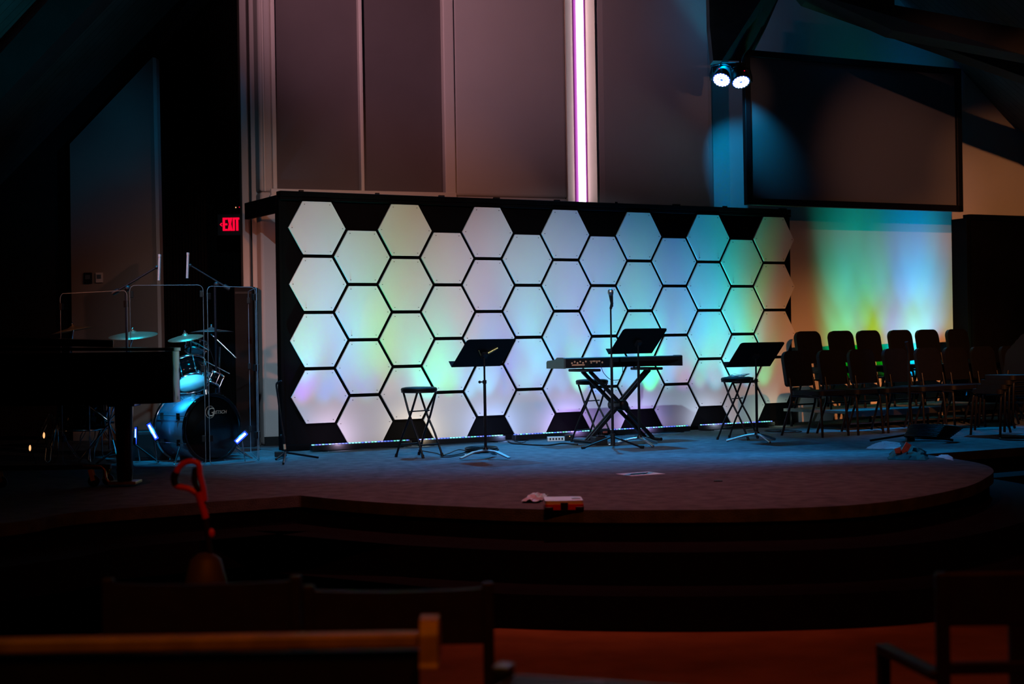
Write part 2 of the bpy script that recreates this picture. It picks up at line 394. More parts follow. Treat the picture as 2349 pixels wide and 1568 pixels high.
# walls ---- plane A: the tall central wall behind the hexagon wall
YA = math.radians(22.0)
AD = Vector((math.cos(YA), math.sin(YA), 0)); AN = Vector((math.sin(YA), -math.cos(YA), 0)); A0 = Vector((-2.58, 14.82, 0))
def onA(px, py, off=0.0): return onplane(px, py, A0 + AN * off, AN)
def uA(px, py=440, off=0.0): return (onA(px, py, off) - A0).dot(AD)
def pA(u, z, off=0.0):
    p = A0 + AD * u + AN * off; return Vector((p.x, p.y, z))
RA = rot(rz=YA)
def abox(mb, u0, u1, z0, z1, o0, o1):
    c = pA((u0 + u1) / 2, (z0 + z1) / 2, (o0 + o1) / 2)
    return mb.box(c, (u1 - u0, abs(o1 - o0), z1 - z0), RA)
TOP = 6.0
zs = onA(640, 440).z      # window sill height
ul = uA(597); un0 = uA(1300, 300); un1 = uA(1367, 300); ur = uA(1643, 300)
uw0, uwm0, uwm1, uw1, uwt = uA(634, 300), uA(826, 300), uA(834, 300), uA(1018, 300), uA(1043, 300)
b = MB()
abox(b, ul, un0, SZ, zs, -0.4, 0)                   # below the sill
abox(b, ul, uw0 - 0.04, zs, TOP, -0.4, 0)
abox(b, uwt, un0, zs, TOP, -0.4, 0.0)
abox(b, uw0 - 0.04, uwt, zs, TOP, -0.4, -0.16)
abox(b, un0, un1, SZ, TOP, -0.4, -0.13)
struct(b.build('wall_center', 'wallp', bevel=0.03))
b = MB(); abox(b, un1, ur, SZ, TOP, -0.4, 0.0); struct(b.build('wall_center_right', 'wallp', bevel=0.10))
# dark inset panels with frames
def winp(u0, u1, n):
    p = abox(MB(), u0, u1, zs + 0.03, TOP, -0.16, -0.06).build('window_%d' % n, 'panel'); struct(p)
winp(uw0, uwm0, 1); winp(uwm1, uw1, 2)
b = MB(); abox(b, uwm0, uwm1, zs, TOP, -0.13, 0.015); struct(b.build('trim_1', 'trim', bevel=0.01))
b = MB(); abox(b, uw1 + .004, uwt, zs, TOP, -0.13, 0.02); struct(b.build('trim_2', 'trim', bevel=0.012))
b = MB(); abox(b, uw0 - 0.045, uw0 - .003, zs, TOP, -0.13, 0.02); abox(b, ul + 0.035, ul + 0.055, zs, TOP, 0, 0.02); struct(b.build('trim_3', 'trim', bevel=0.008))
b = MB(); abox(b, uw0 - 0.07, uwt, zs - 0.045, zs + 0.03, -0.1, 0.03); struct(b.build('trim_4', 'trim', bevel=0.006))
b = MB(); abox(b, uw0 - 0.085, uwt, zs - 0.06, zs - 0.04, -0.1, 0.07); struct(b.build('trim_5', 'trim', bevel=0.004))
# neon channel: splayed cream cheeks
uc0, uc1 = uA(1317, 300, -.08), uA(1347, 300, -.08)
b = MB()
for (a0, a1) in ((un0, uc0), (un1, uc1)):
    P = [pA(a0, 0, 0.012), pA(a0, 0, -0.13), pA(a1, 0, -0.13), pA(a1, 0, -0.085)]
    b.prism([(p.x, p.y) for p in P], SZ + 1, TOP)
struct(b.build('trim_6', 'cream'))
t = thing('neon_light', 'tall pink-white glowing light tube running up the centre wall', 'light', pA((uc0 + uc1) / 2, onA(1337, 466).z, -0.06), YA)
zb = t.location.z
MB().box((0, 0, (TOP - zb) / 2 - .02), (0.083, 0.03, TOP - zb - .04)).build('light_tube', 'neon', t, bevel=0.012)
MB().box((0, 0.022, (TOP - zb) / 2 - .03), (0.125, 0.012, TOP - zb - .06)).build('fringe_strip', 'neon_fringe', t)  # glowing strip added for the purple fringe beside the bright tube
# left return and pilasters behind the drum shield
b = MB()
pl = ony(597, 600, 14.9); 
for (x0, x1, y, h) in ((557, 573, 15.15, 0), (579, 596.5, 15.05, 0)):
    a = ony(x0, 600, y); c = ony(x1, 600, y)
    b.box(((a.x + c.x) / 2, y + 0.15, (SZ + TOP) / 2), (c.x - a.x, 0.3, TOP - SZ))
struct(b.build('trim_7', 'wallp', bevel=0.012))
b = MB(); a = ony(555, 600, 15.5); c = ony(600, 600, 15.5)
b.box(((a.x + c.x) / 2, 15.55, (SZ + TOP) / 2), (c.x - a.x, 0.2, TOP - SZ)); struct(b.build('wall_left_return', 'dark'))
b = MB(); abox(b, ul, uA(700), SZ, SZ + 0.09, 0, 0.02); struct(b.build('baseboard_left', 'black'))

# right wall under and around the screen
YR = math.radians(27.0)
RD = Vector((math.cos(YR), math.sin(YR), 0)); RN = Vector((math.sin(YR), -math.cos(YR), 0)); R0 = Vector((3.3, 17.5, 0)); RR = rot(rz=YR)
def onR(px, py, off=0.0): return onplane(px, py, R0 + RN * off, RN)
def uR(px, py=440, off=0.0): return (onR(px, py, off) - R0).dot(RD)
def pR(u, z, off=0.0):
    p = R0 + RD * u + RN * off; return Vector((p.x, p.y, z))
def rbox(mb, u0, u1, z0, z1, o0, o1):
    return mb.box(pR((u0 + u1) / 2, (z0 + z1) / 2, (o0 + o1) / 2), (u1 - u0, abs(o1 - o0), z1 - z0), RR)
b = MB(); rbox(b, -1.25, 6.5, SZ, TOP, -0.3, 0); struct(b.build('wall_right', 'wall2'))
# enclosing dark room
b = MB(); b.box((-2.5, 17.9, 3.6), (5.2, 0.2, 7.6)); struct(b.build('wall_back', 'dark'))
b = MB(); b.box((-8.5, 8, 3.6), (0.2, 22, 7.6)); struct(b.build('wall_left', 'dark'))
b = MB(); b.box((9.5, 8, 3.6), (0.2, 26, 7.6)); struct(b.build('wall_far_right', 'dark'))
b = MB(); b.box((0.5, -2.9, 3.6), (18, 0.2, 7.6)); struct(b.build('wall_rear', 'dark'))
# pale wall with sloping top, far left
YL = 16.2
P = [ony(160, 330, YL), ony(350, 131, YL), ony(367, 700, YL), ony(367, 1090, YL), ony(168, 1090, YL)]
P[2] = ony(361, 600, YL); P = [P[0], P[1], ony(368, 1030, YL), ony(168, 1030, YL)]
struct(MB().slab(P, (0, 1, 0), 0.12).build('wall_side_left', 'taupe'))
P = [ony(350, 131, YL), ony(358, 133, YL), ony(376, 1030, YL), ony(368, 1030, YL)]
struct(MB().slab(P, (0, 1, 0), 0.14).build('trim_8', 'trim'))
# thermostat and switch plates on it
for i, (x0, x1, y0, y1, lab) in enumerate(((193, 211, 625, 650, 'small dark thermostat on the dim side wall behind the piano'), (220, 236, 625, 648, 'pale switch plate right of the thermostat behind the piano'))):
    p = ony((x0 + x1) / 2, (y0 + y1) / 2, YL - .015); w = (x1 - x0) / FPX * YL; h = (y1 - y0) / FPX * YL
    o = MB().box((0, 0, 0), (w, 0.03, h)).build('thermostat' if i == 0 else 'switch_plate', 'black' if i == 0 else 'trim', bevel=0.004); o.location = p
    MB().box((0, -0.018, 0.01), (w * .6, 0.008, h * .4)).build('display' if i == 0 else 'switch', 'dotb' if i == 5 else 'satin', o)
    tag(o, lab, 'thermostat' if i == 0 else 'switch')
# drapes / dark doors left of the pilaster
b = MB()
nf = 26
x0, x1 = ony(372, 600, 17.2).x, ony(560, 600, 17.2).x
top = []; 
pts = [(x0 + (x1 - x0) * k / (nf * 4), 17.2 + 0.035 * math.sin(2 * PI * k / 4)) for k in range(nf * 4 + 1)]
b.prism([(p[0], p[1]) for p in pts] + [(p[0], p[1] + 0.02) for p in reversed(pts)], SZ + 0.0, 6.4)
tag(b.build('curtain', 'drape'), 'dark stage curtain hanging beside the exit sign', 'curtain')
# ceiling planes, sloping, and beams
def pixslab(name, pts, m, n, t, lab=None, cat=None):
    P = [ony(x, y, d) for (x, y, d) in pts]
    return MB().slab(P, n, t).build(name, m)
# left roof slope: rises toward the centre
b = MB()
b.slab([Vector((-8.4, 8.8, 0.5)), Vector((0.5, 8.8, 9.4)), Vector((0.5, 19, 9.4)), Vector((-8.4, 19, 0.5))], (-0.7, 0, 0.7), 0.15)
struct(b.build('ceiling', 'planks'))
b = MB()
b.slab([Vector((0.5, 8.8, 9.4)), Vector((9.3, 8.8, 1.6)), Vector((9.3, 19, 1.6)), Vector((0.5, 19, 9.4))], (0.56, 0, 0.83), 0.15)
struct(b.build('ceiling_right', 'planks'))
# the beam that crosses the top left corner, the dark gable under it
bm_l = pixslab('roof_beam', [(-60, 190, 13.3), (-60, 292, 13.3), (275, -60, 13.3), (165, -60, 13.3)], 'beam', (0, 1, 0), 0.35)
struct(bm_l, 'dark sloping roof beam at the upper left', 'beam')
b = MB(); gl = [ony(-200, 900, 16.4), ony(-200, -200, 16.4), ony(560, -200, 16.4), ony(350, 110, 16.4), ony(160, 318, 16.4), ony(160, 1000, 16.4), ony(-200, 1000, 16.4)]
struct(b.slab(gl, (0, 1, 0), 0.1).build('wall_gable_left', 'drape'))
# right: gable beams above the screen
struct(pixslab('roof_beam', [(1850, 0, 16.2), (2060, 74, 16.2), (2349, 176, 16.2), (2500, 232, 16.2), (2500, 150, 16.2), (2349, 127, 16.2), (2052, 70, 16.2), (2052, -60, 16.2), (1800, -60, 16.2)], 'beam', (0, 1, 0), 0.3), 'dark roof beam sloping down above the screen', 'beam')
struct(pixslab('roof_beam', [(2050, 70, 15.5), (2349, 126, 15.4), (2520, 158, 15.4), (2520, 98, 15.4), (2349, 66, 15.4), (1990, 0, 15.4), (1880, -60, 15.4), (1850, -20, 15.4)], 'beam', (0, 1, 0), 0.35), 'nearer dark roof beam at the upper right', 'beam')
struct(pixslab('roof_brace', [(1626, -40, 15.9), (1762, -40, 15.9), (1745, 0, 15.9), (1656, 139, 15.9), (1636, 139, 15.9), (1628, 60, 15.9)], 'beamg', (0.0, 1, 0), 0.25), 'grey sloping roof brace above the twin stage lights', 'beam')
struct(pixslab('roof_brace', [(1762, -40, 15.92), (1745, 0, 15.92), (1656, 139, 15.92), (1716, 141, 16.6), (1752, 70, 16.6), (1800, -40, 16.6)], 'beam', (0.5, 1, 0.4), 0.06), 'underside of the grey roof brace', 'beam')

# =================================================================== PROJECTION SCREEN
zsb = onR(1960, 478, .64).z; zst = onR(2200, 158, .64).z
us0, us1 = uR(1709, 400, .64), uR(2205, 400, .64)
t = thing('projection_screen', 'large dark projection screen in a black frame on the right wall', 'screen', pR((us0 + us1) / 2, zsb, .64), YR)
w, h = us1 - us0, zst - zsb
MB().box((0, 0.02, h / 2), (w - .1, 0.02, h - .1)).build('screen_fabric', 'screen', t)
b = MB(); fw_ = 0.075
b.box((0, 0, fw_ / 2), (w, 0.06, fw_)); b.box((0, 0, h - fw_ / 2), (w, 0.06, fw_)); b.box((w / 2 - fw_ / 2, 0, h / 2), (fw_, 0.06, h)); b.box((-w / 2 + fw_ / 2, 0, h / 2), (fw_, 0.06, h))
b.build('screen_frame', 'black', t, bevel=0.006)

# black standing flat at the right end
t = thing('partition_flat', 'tall black standing partition at the right end of the stage', 'partition', pR(uR(2225, 600, .25), SZ, 0.25), YR)
MB().box((1.5, 0.0, 1.19), (3.0, 0.05, 2.38)).build('face_panel', 'flat', t)
MB().box((1.5, 0.03, 2.42), (3.04, 0.12, 0.07)).build('top_rail', 'flat', t, bevel=0.006)
MB().box((-0.03, 0.14, 1.2), (0.05, 0.3, 2.42)).build('end_post', 'flat', t, bevel=0.006)

# =================================================================== HEXAGON WALL
PH = 0.53; HS = 0.498   # pitch and flat-to-flat size
hw = thing('hexagon_wall', 'wide black backdrop wall covered with white hexagon panels', 'backdrop', wallp(0, 0, 0), PS)
ztop = W0.z - SZ         # height of the first row's top line above the stage
b = MB(); b.box((2.70, 0.035, 1.19), (6.11, 0.02, 2.38)); b.build('back_panel', 'flat', hw)
b = MB(); b.box((2.70, 0.03, 2.41), (6.13, 0.10, 0.05)); b.box((2.70, -0.005, 2.365), (6.13, 0.03, 0.03)); b.build('top_rail', 'flat', hw, bevel=0.004)
b = MB(); b.box((2.70, 0.01, 0.03), (6.13, 0.06, 0.06)); b.build('bottom_rail', 'flat', hw, bevel=0.004)
for sx in (-0.355, 5.755): MB().box((sx, 0.06, 1.19), (0.03, 0.10, 2.36)).build('side_post', 'flat', hw, bevel=0.003)
b = MB(); b.box((-0.35, 0.5, 2.32), (0.05, 0.86, 0.16)); b.build('return_brace', 'flat', hw, bevel=0.003)
b = MB()
for k in range(9):
    x = -.1 + k * .72 + random.uniform(-.1, .1); b.box((x, 0.03, 2.443), (random.uniform(.03, .1), .03, .018))
b.build('rail_clips', 'black', hw)
Rr = HS / math.sqrt(3)
def hexpts(cx, cz, zmin=None):
    P = [(cx + Rr * math.cos(PI / 3 * k), cz + Rr * math.sin(PI / 3 * k)) for k in range(6)]
    if zmin is None or min(p[1] for p in P) >= zmin: return P
    out = []
    for i in range(6):
        a, c = P[i], P[(i + 1) % 6]
        if a[1] >= zmin: out.append(a)
        if (a[1] - zmin) * (c[1] - zmin) < 0:
            q = (zmin - a[1]) / (c[1] - a[1]); out.append((a[0] + (c[0] - a[0]) * q, zmin))
    return out
XZ = frame((0, 0, 0), (1, 0, 0), (0, 0, 1), (0, -1, 0))     # local xy -> wall x,z ; extrude towards the audience
for c in range(13):
    for r in range(4):
        cx = c * PH * math.sqrt(3) / 2; cz = ztop - PH * (r + 0.5 + (0.5 if c % 2 else 0))
        P = hexpts(cx, cz, 0.035)
        hp = MB().prism(P, 0.010, 0.026, XZ).build('hexagon_panel', 'hex', hw, bevel=0.0012)
        s_ = MB()
        for k in range(6):
            a = PI / 3 * k; rr = Rr - 0.032
            sx, sz = cx + rr * math.cos(a), cz + rr * math.sin(a)
            if sz > 0.06: s_.tube((sx, -0.026, sz), (sx, -0.040, sz), 0.0032, 0.0022, 6)
        s_.build('screw', 'steel', hp)

# LED bars along the foot of the wall: housing, lens strip of coloured diodes
bars = ((715, 943), (962, 1158), (1180, 1364), (1404, 1582), (1609, 1776))
def ubar(px): return (onplane(px, 1000, W0 + WN * .24, WN) - W0).dot(WD)
labs = ('leftmost black light bar at the foot of the hexagon wall', 'black light bar behind the first stool and music stand', 'black light bar left of the keyboard stand legs',
        'black light bar behind the keyboard stand and mic stand', 'black light bar under the rightmost stool')
bar_u = []
for i, (xa, xb) in enumerate(bars):
    u0, u1 = ubar(xa), ubar(xb); bar_u.append((u0, u1)); L = u1 - u0
    t = thing('led_bar', labs[i], 'light bar', wallp((u0 + u1) / 2, 0, 0.22), PS, 'light bars along the hexagon wall')
    MB().box((0, 0, 0.034), (L, 0.075, 0.052)).build('housing', 'black', t, bevel=0.006)
    for s in (-1, 1): MB().box((s * (L / 2 - .12), 0, 0.004), (0.04, 0.12, 0.008)).build('foot', 'steel', t)
    MB().box((0, 0.004, 0.064), (L - .02, 0.018, 0.008)).build('diode_strip', 'diodes', t)

# beams of the LED bars: (u, colour, power)
BARS = [(-0.18,2.60,44,(0.00,1.00,0.73),68.4), (-0.18,1.10,50,(1.00,0.26,0.00),8.4), (-0.18,4.50,34,(0.00,1.00,0.00),19.9), (-0.18,0.85,34,(0.00,0.00,1.00),22.8),
    (0.04,2.60,44,(0.00,1.00,0.00),13.4), (0.04,1.10,50,(0.00,0.50,1.00),9.3), (0.04,4.50,34,(0.00,0.00,1.00),22.4), (0.04,0.85,34,(0.00,0.00,1.00),7.3),
    (0.26,2.60,44,(0.00,0.50,1.00),36.1), (0.26,1.10,50,(0.00,0.32,1.00),13.1), (0.26,4.50,34,(0.00,0.38,1.00),91.3), (0.26,0.85,34,(1.00,0.00,0.00),1.9),
    (0.48,2.60,44,(0.00,1.00,0.18),31.0), (0.48,1.10,50,(0.00,1.00,0.00),4.4), (0.48,4.50,34,(0.00,1.00,0.47),58.5), (0.48,0.85,34,(0.17,0.00,1.00),11.7),
    (0.70,2.60,44,(0.00,1.00,0.00),23.8), (0.70,4.50,34,(0.00,1.00,0.00),29.1), (0.70,0.85,34,(1.00,0.79,0.66),3.2), (0.92,2.60,44,(0.00,1.00,0.00),11.5),
    (0.92,1.10,50,(0.00,1.00,0.00),1.7), (0.92,4.50,34,(1.00,0.00,0.00),2.7), (0.92,0.85,34,(0.02,0.58,1.00),7.5), (1.14,1.10,50,(0.00,0.98,1.00),23.8),
    (1.14,4.50,34,(1.00,0.00,0.00),4.8), (1.14,0.85,34,(0.00,1.00,0.00),18.8), (1.36,2.60,44,(0.00,1.00,0.00),6.7), (1.36,1.10,50,(1.00,0.00,0.00),2.2),
    (1.36,4.50,34,(0.00,1.00,0.00),2.5), (1.36,0.85,34,(0.00,1.00,0.32),19.1), (1.58,1.10,50,(0.09,0.69,1.00),18.0), (1.58,4.50,34,(1.00,0.00,0.00),33.3),
    (1.58,0.85,34,(0.00,0.00,1.00),5.6), (1.80,0.85,34,(0.10,0.57,1.00),24.1), (2.02,2.60,44,(0.00,0.00,1.00),34.3), (2.02,1.10,50,(0.25,0.05,1.00),7.6),
    (2.02,0.85,34,(0.00,0.84,1.00),2.9), (2.24,1.10,50,(0.64,0.00,1.00),2.3), (2.24,4.50,34,(0.00,1.00,0.79),48.0), (2.24,0.85,34,(0.11,0.82,1.00),15.8),
    (2.46,2.60,44,(0.00,0.65,1.00),53.5), (2.46,1.10,50,(0.14,0.32,1.00),19.3), (2.46,4.50,34,(0.00,1.00,0.00),9.5), (2.46,0.85,34,(0.15,1.00,0.00),3.5),
    (2.68,2.60,44,(0.00,0.00,1.00),7.5), (2.68,4.50,34,(0.00,0.46,1.00),35.3), (2.68,0.85,34,(0.15,0.47,1.00),12.5), (2.90,2.60,44,(0.00,0.00,1.00),10.8),
    (2.90,4.50,34,(0.91,0.00,1.00),26.7), (2.90,0.85,34,(0.11,1.00,0.59),35.1), (3.12,1.10,50,(0.00,0.27,1.00),45.8), (3.12,4.50,34,(0.00,0.00,1.00),83.4),
    (3.12,0.85,34,(1.00,0.00,0.00),2.4), (3.34,2.60,44,(0.00,1.00,0.15),59.2), (3.34,1.10,50,(0.00,0.00,1.00),5.8), (3.34,4.50,34,(0.00,0.24,1.00),24.0),
    (3.34,0.85,34,(0.00,0.99,1.00),17.6), (3.56,2.60,44,(0.00,0.00,1.00),37.5), (3.56,1.10,50,(0.02,0.51,1.00),23.3), (3.56,4.50,34,(0.00,0.48,1.00),31.8),
    (3.56,0.85,34,(0.00,1.00,0.00),3.0), (3.78,4.50,34,(0.00,0.05,1.00),40.2), (3.78,0.85,34,(0.00,1.00,0.29),80.6), (4.00,2.60,44,(0.00,0.62,1.00),46.0),
    (4.00,1.10,50,(0.00,1.00,0.68),5.4), (4.00,4.50,34,(0.00,0.00,1.00),44.4), (4.00,0.85,34,(0.31,0.43,1.00),17.3), (4.22,2.60,44,(0.00,0.86,1.00),20.5),
    (4.22,1.10,50,(0.51,0.00,1.00),9.5), (4.22,4.50,34,(0.00,0.00,1.00),31.2), (4.22,0.85,34,(1.00,0.93,0.00),6.0), (4.44,2.60,44,(0.00,1.00,0.95),39.0),
    (4.44,1.10,50,(0.59,0.33,1.00),8.7), (4.44,4.50,34,(0.00,0.04,1.00),109.5), (4.44,0.85,34,(0.02,1.00,0.24),10.1), (4.66,2.60,44,(0.00,1.00,0.73),39.0),
    (4.66,1.10,50,(0.00,0.71,1.00),18.9), (4.66,4.50,34,(0.00,0.85,1.00),97.4), (4.66,0.85,34,(1.00,0.00,0.00),6.4), (4.88,4.50,34,(0.00,0.57,1.00),69.1),
    (4.88,0.85,34,(0.03,0.90,1.00),47.1), (5.10,2.60,44,(0.00,1.00,0.73),39.9), (5.10,1.10,50,(0.07,0.00,1.00),4.7), (5.10,4.50,34,(0.00,1.00,0.14),78.7),
    (5.10,0.85,34,(0.00,0.94,1.00),18.7), (5.32,1.10,50,(0.00,1.00,0.00),4.9), (5.32,4.50,34,(1.00,0.00,0.00),28.0), (5.32,0.85,34,(0.00,1.00,0.49),11.6),
    (0.10,0.10,150,(0.91,0.64,1.00),3.6), (0.98,0.10,150,(1.00,0.78,0.50),3.9), (1.86,0.10,150,(0.38,0.48,1.00),6.4), (2.74,0.10,150,(0.59,0.37,1.00),7.5),
    (3.62,0.10,150,(0.52,0.41,1.00),6.7), (4.50,0.10,150,(0.65,0.73,1.00),3.9), (5.38,0.10,150,(0.78,1.00,0.75),1.8)]
for (u, z_, sz_, col, pw) in BARS:
    spot('bar_beam', wallp(u, 0.085, 0.34 if sz_ == 150 else 0.30), wallp(u, z_, 0.0), col, pw, sz_, 1.0, 0.02)
# floor uplights on the riser washing the right wall
RISER = [(0.64,2.20,24,(0.00,1.00,0.81),65.0), (0.64,1.50,32,(0.00,1.00,0.62),36.5), (0.64,1.10,44,(0.00,1.00,0.31),25.6), (0.64,0.90,60,(0.00,1.00,0.00),0.9),
    (0.90,2.20,24,(0.02,0.68,1.00),47.3), (0.90,1.50,32,(0.00,1.00,0.89),38.5), (0.90,0.90,60,(0.00,1.00,0.00),9.5), (1.17,2.20,24,(0.00,0.98,1.00),70.0),
    (1.17,1.50,32,(0.05,1.00,0.00),41.8), (1.44,2.20,24,(0.00,0.76,1.00),63.0), (1.44,1.50,32,(0.00,0.25,1.00),47.0), (1.44,0.90,60,(0.00,1.00,0.00),11.0),
    (1.68,2.20,24,(0.00,0.20,1.00),187.3), (1.68,1.50,32,(0.00,1.00,0.11),6.6), (1.68,0.90,60,(0.00,0.50,1.00),56.1), (1.88,2.20,24,(0.00,0.51,1.00),174.4),
    (1.88,1.50,32,(0.00,1.00,0.57),37.1), (1.88,1.10,44,(0.08,0.88,1.00),43.4), (2.13,2.20,24,(0.00,0.28,1.00),158.6), (2.13,1.50,32,(0.00,0.47,1.00),78.9),
    (2.34,2.20,24,(0.19,1.00,0.38),25.3), (2.34,1.50,32,(0.00,1.00,0.65),25.6)]
for (u, z_, sz_, col, pw) in RISER:
    spot('riser_beam', pR(u, SZ + 0.25, 0.50), pR(u, SZ + z_, 0.0), col, pw, sz_, 1.0, 0.03)

# =================================================================== CHAIRS, RISER
def make_chair(label, group):
    t = thing('music_chair', label, 'chair', (0, 0, 0), 0, group)
    # seat
    b = MB(); b.prism(rrect(0.39, 0.42, 0.06), 0.41, 0.455, Matrix.Translation((0, -0.03, 0))); b.build('seat', 'vinyl', t, bevel=0.012)
    tilt = math.radians(10)
    Fm = frame((0, 0.22, 0.50), (1, 0, 0), (0, math.sin(tilt), math.cos(tilt)), (0, -math.cos(tilt), math.sin(tilt)))
    P = [(x * (1 - 0.0 * y), y + 0.175) for (x, y) in rrect(0.395, 0.36, 0.085, 8, 0.03)]
    b = MB(); b.prism(P, -0.02, 0.02, Fm, True); b.build('backrest', 'vinyl', t, bevel=0.008)
    for s in (-1, 1):
        MB().path(smooth([(s * .170, -0.10, 0.40), (s * .175, -0.19, 0.39), (s * .182, -0.215, 0.34), (s * .192, -0.24, 0.0)], 4), 0.0125, 8).build('leg', 'steel', t)
        MB().path([(s * .17, 0.20, 0.58), (s * .175, 0.17, 0.42), (s * .178, 0.18, 0.33), (s * .192, 0.30, 0.0)], 0.0125, 8).build('leg', 'steel', t)
        MB().tube((s * .172, -0.19, 0.395), (s * .174, 0.175, 0.40), 0.011, n=8).build('side_rail', 'steel', t)
    MB().tube((-.175, 0.185, 0.31), (.175, 0.185, 0.31), 0.009, n=8).build('stretcher', 'steel', t)
    return t
c0 = make_chair('x', 'front row of black music chairs')
ZR = SZ + 0.20
CRZ = math.radians(37)
cf = Vector((math.sin(CRZ), -math.cos(CRZ), 0))      # facing
def chair_at(px_left, px_right, topy, D, z):
    """back of the chair centred between two sight lines at depth D"""
    p = ony((px_left + px_right) / 2, topy, D); return Vector((p.x, p.y, z)) + cf * 0.25
front = [(1793, 1865, 15.25), (1873, 1945, 15.5), (1943, 2012, 15.75), (2023, 2090, 16.0), (2098, 2160, 16.3), (2163, 2225, 16.5), (2228, 2284, 16.75), (2293, 2350, 17.05)]
fl = ['leftmost chair of the front row, beside the hexagon wall', 'second chair from the left in the front row', 'third chair from the left in the front row', 'fourth in the front row, left of the tall cable stand',
      'front row chair directly right of the tall cable stand', 'sixth in the front row, before the end of the lit wall', 'front row chair standing against the black partition', 'rightmost front row chair, half behind the chair stack']
for i, (a, c, D) in enumerate(front):
    loc = chair_at(a, c, 850, D, SZ)
    if i == 0: c0.location = loc; c0.rotation_euler = (0, 0, CRZ); c0['label'] = 'black music chair, ' + fl[0]
    else: dup(c0, loc, CRZ + random.uniform(-.03, .03), 'black music chair, ' + fl[i])
back = [(1822, 1887, 16.75), (1900, 1962, 17.0), (1965, 2026, 17.2), (2037, 2096, 17.45), (2099, 2160, 17.65), (2168, 2228, 17.9)]
bl_ = ['leftmost on the riser, beside the hexagon wall edge', 'second from the left on the riser, before the green wall light', 'third on the riser, right of the green wall light',
       'fourth from the left on the riser, left of the white wall glow', 'fifth from the left on the riser, before the white wall glow', 'rightmost on the riser, before the dark partition']
for i, (a, c, D) in enumerate(back):
    dup(c0, chair_at(a, c, 800, D, ZR), CRZ + random.uniform(-.03, .03), 'black music chair ' + bl_[i], 'back row of black music chairs on the riser')
# choir riser
ps_r = math.radians(31)
rd = Vector((math.cos(ps_r), math.sin(ps_r), 0)); rn = Vector((math.sin(ps_r), -math.cos(ps_r), 0))
t = thing('choir_riser', 'low grey-topped choir riser under the back row of chairs', 'riser', (3.52, 15.85, SZ), ps_r)
RL, RDp = 2.45, 1.0
MB().box((RL / 2, RDp / 2, 0.185), (RL, RDp, 0.03)).build('deck', 'deck', t)
MB().box((RL / 2, -0.006, 0.165), (RL + .02, 0.02, 0.06)).build('edge_trim', 'satin', t)
for x in (0.06, 1.25, RL - .06):
    for y in (0.06, RDp - .06): MB().tube((x, y, 0), (x, y, 0.17), 0.016, n=8).build('leg', 'steel', t)
MB().tube((0.06, 0.06, 0.06), (RL - .06, 0.06, 0.06), 0.009, n=8).build('crossbar', 'satin', t)
t = None
# the stacked chairs at the right edge, facing left
srz = math.radians(-62)
base = ony(2300, 900, 14.75)
for k in range(4):
    dup(c0, Vector((base.x + 0.035 * k, base.y - .02 * k, SZ + 0.045 * k + .0)), srz, ('bottom', 'second from bottom', 'third from bottom', 'topmost')[k] + ' music chair in the stack at the right edge of the stage', 'stack of music chairs')

# =================================================================== STOOLS
def make_stool(label):
    t = thing('folding_stool', label, 'stool', (0, 0, 0), 0, 'folding stools on the stage')
    MB().lathe([(0.0001, 0.572), (0.150, 0.572), (0.158, 0.578), (0.160, 0.592), (0.152, 0.604), (0.12, 0.610), (0.0001, 0.611)], 40).build('seat', 'vinyl', t)
    MB().lathe([(0.140, 0.560), (0.156, 0.562), (0.158, 0.574), (0.140, 0.575)], 40, ring=True).build('seat_rim', 'steel', t)
    for s in (-1, 1):
        l = MB().path(smooth([(s * .115, -0.095, 0.565), (s * .125, -0.01, 0.36), (s * .132, 0.075, 0.20), (s * .14, 0.155, 0.01)], 5), 0.0095, 8).build('leg', 'steel', t)
        MB().tube((s * .139, 0.15, 0.03), (s * .1405, 0.158, 0.0), 0.013, n=10).build('rubber_foot', 'black', l)
        l = MB().path(smooth([(s * .098, 0.095, 0.565), (s * .106, 0.01, 0.36), (s * .112, -0.075, 0.20), (s * .118, -0.155, 0.01)], 5), 0.0095, 8).build('leg', 'steel', t)
        MB().tube((s * .117, -0.15, 0.03), (s * .1185, -0.158, 0.0), 0.013, n=10).build('rubber_foot', 'black', l)
    MB().tube((-.136, 0.118, 0.11), (.136, 0.118, 0.11), 0.0065, n=8).build('crossbar', 'steel', t)
    MB().tube((-.114, -0.118, 0.11), (.114, -0.118, 0.11), 0.0065, n=8).build('crossbar', 'steel', t)
    MB().tube((-.124, 0.0, 0.40), (.124, -0.0, 0.40), 0.0055, n=8).build('crossbar', 'steel', t)
    return t
s0 = make_stool('round black folding stool left of the nearest music stand')
s0.location = (-0.82, 13.15, SZ); s0.rotation_euler = (0, 0, math.radians(48))
p = ony(1358, 880, 14.75); dup(s0, (p.x, p.y, SZ), math.radians(52), 'round black folding stool behind the keyboard stand')
p = ony(1691, 870, 14.75); s3loc = (p.x, p.y, SZ); dup(s0, s3loc, math.radians(58), 'round black folding stool with a coiled wire on its seat')
b = MB()
for k in range(4):
    pts = []
    for j in range(22):
        a = 2 * PI * j / 22; rr = 0.062 + 0.02 * math.sin(3 * a + k) 
        pts.append((1.25 * rr * math.cos(a) + .012 * k - .02, rr * math.sin(a) - .05, 0.615 + 0.006 * k + 0.008 * math.sin(2 * a + k)))
    b.path(pts, 0.0025, 6, True)
o = b.build('coiled_wire', 'satin'); o.location = s3loc; tag(o, 'thin coiled wire lying on the right folding stool', 'wire')

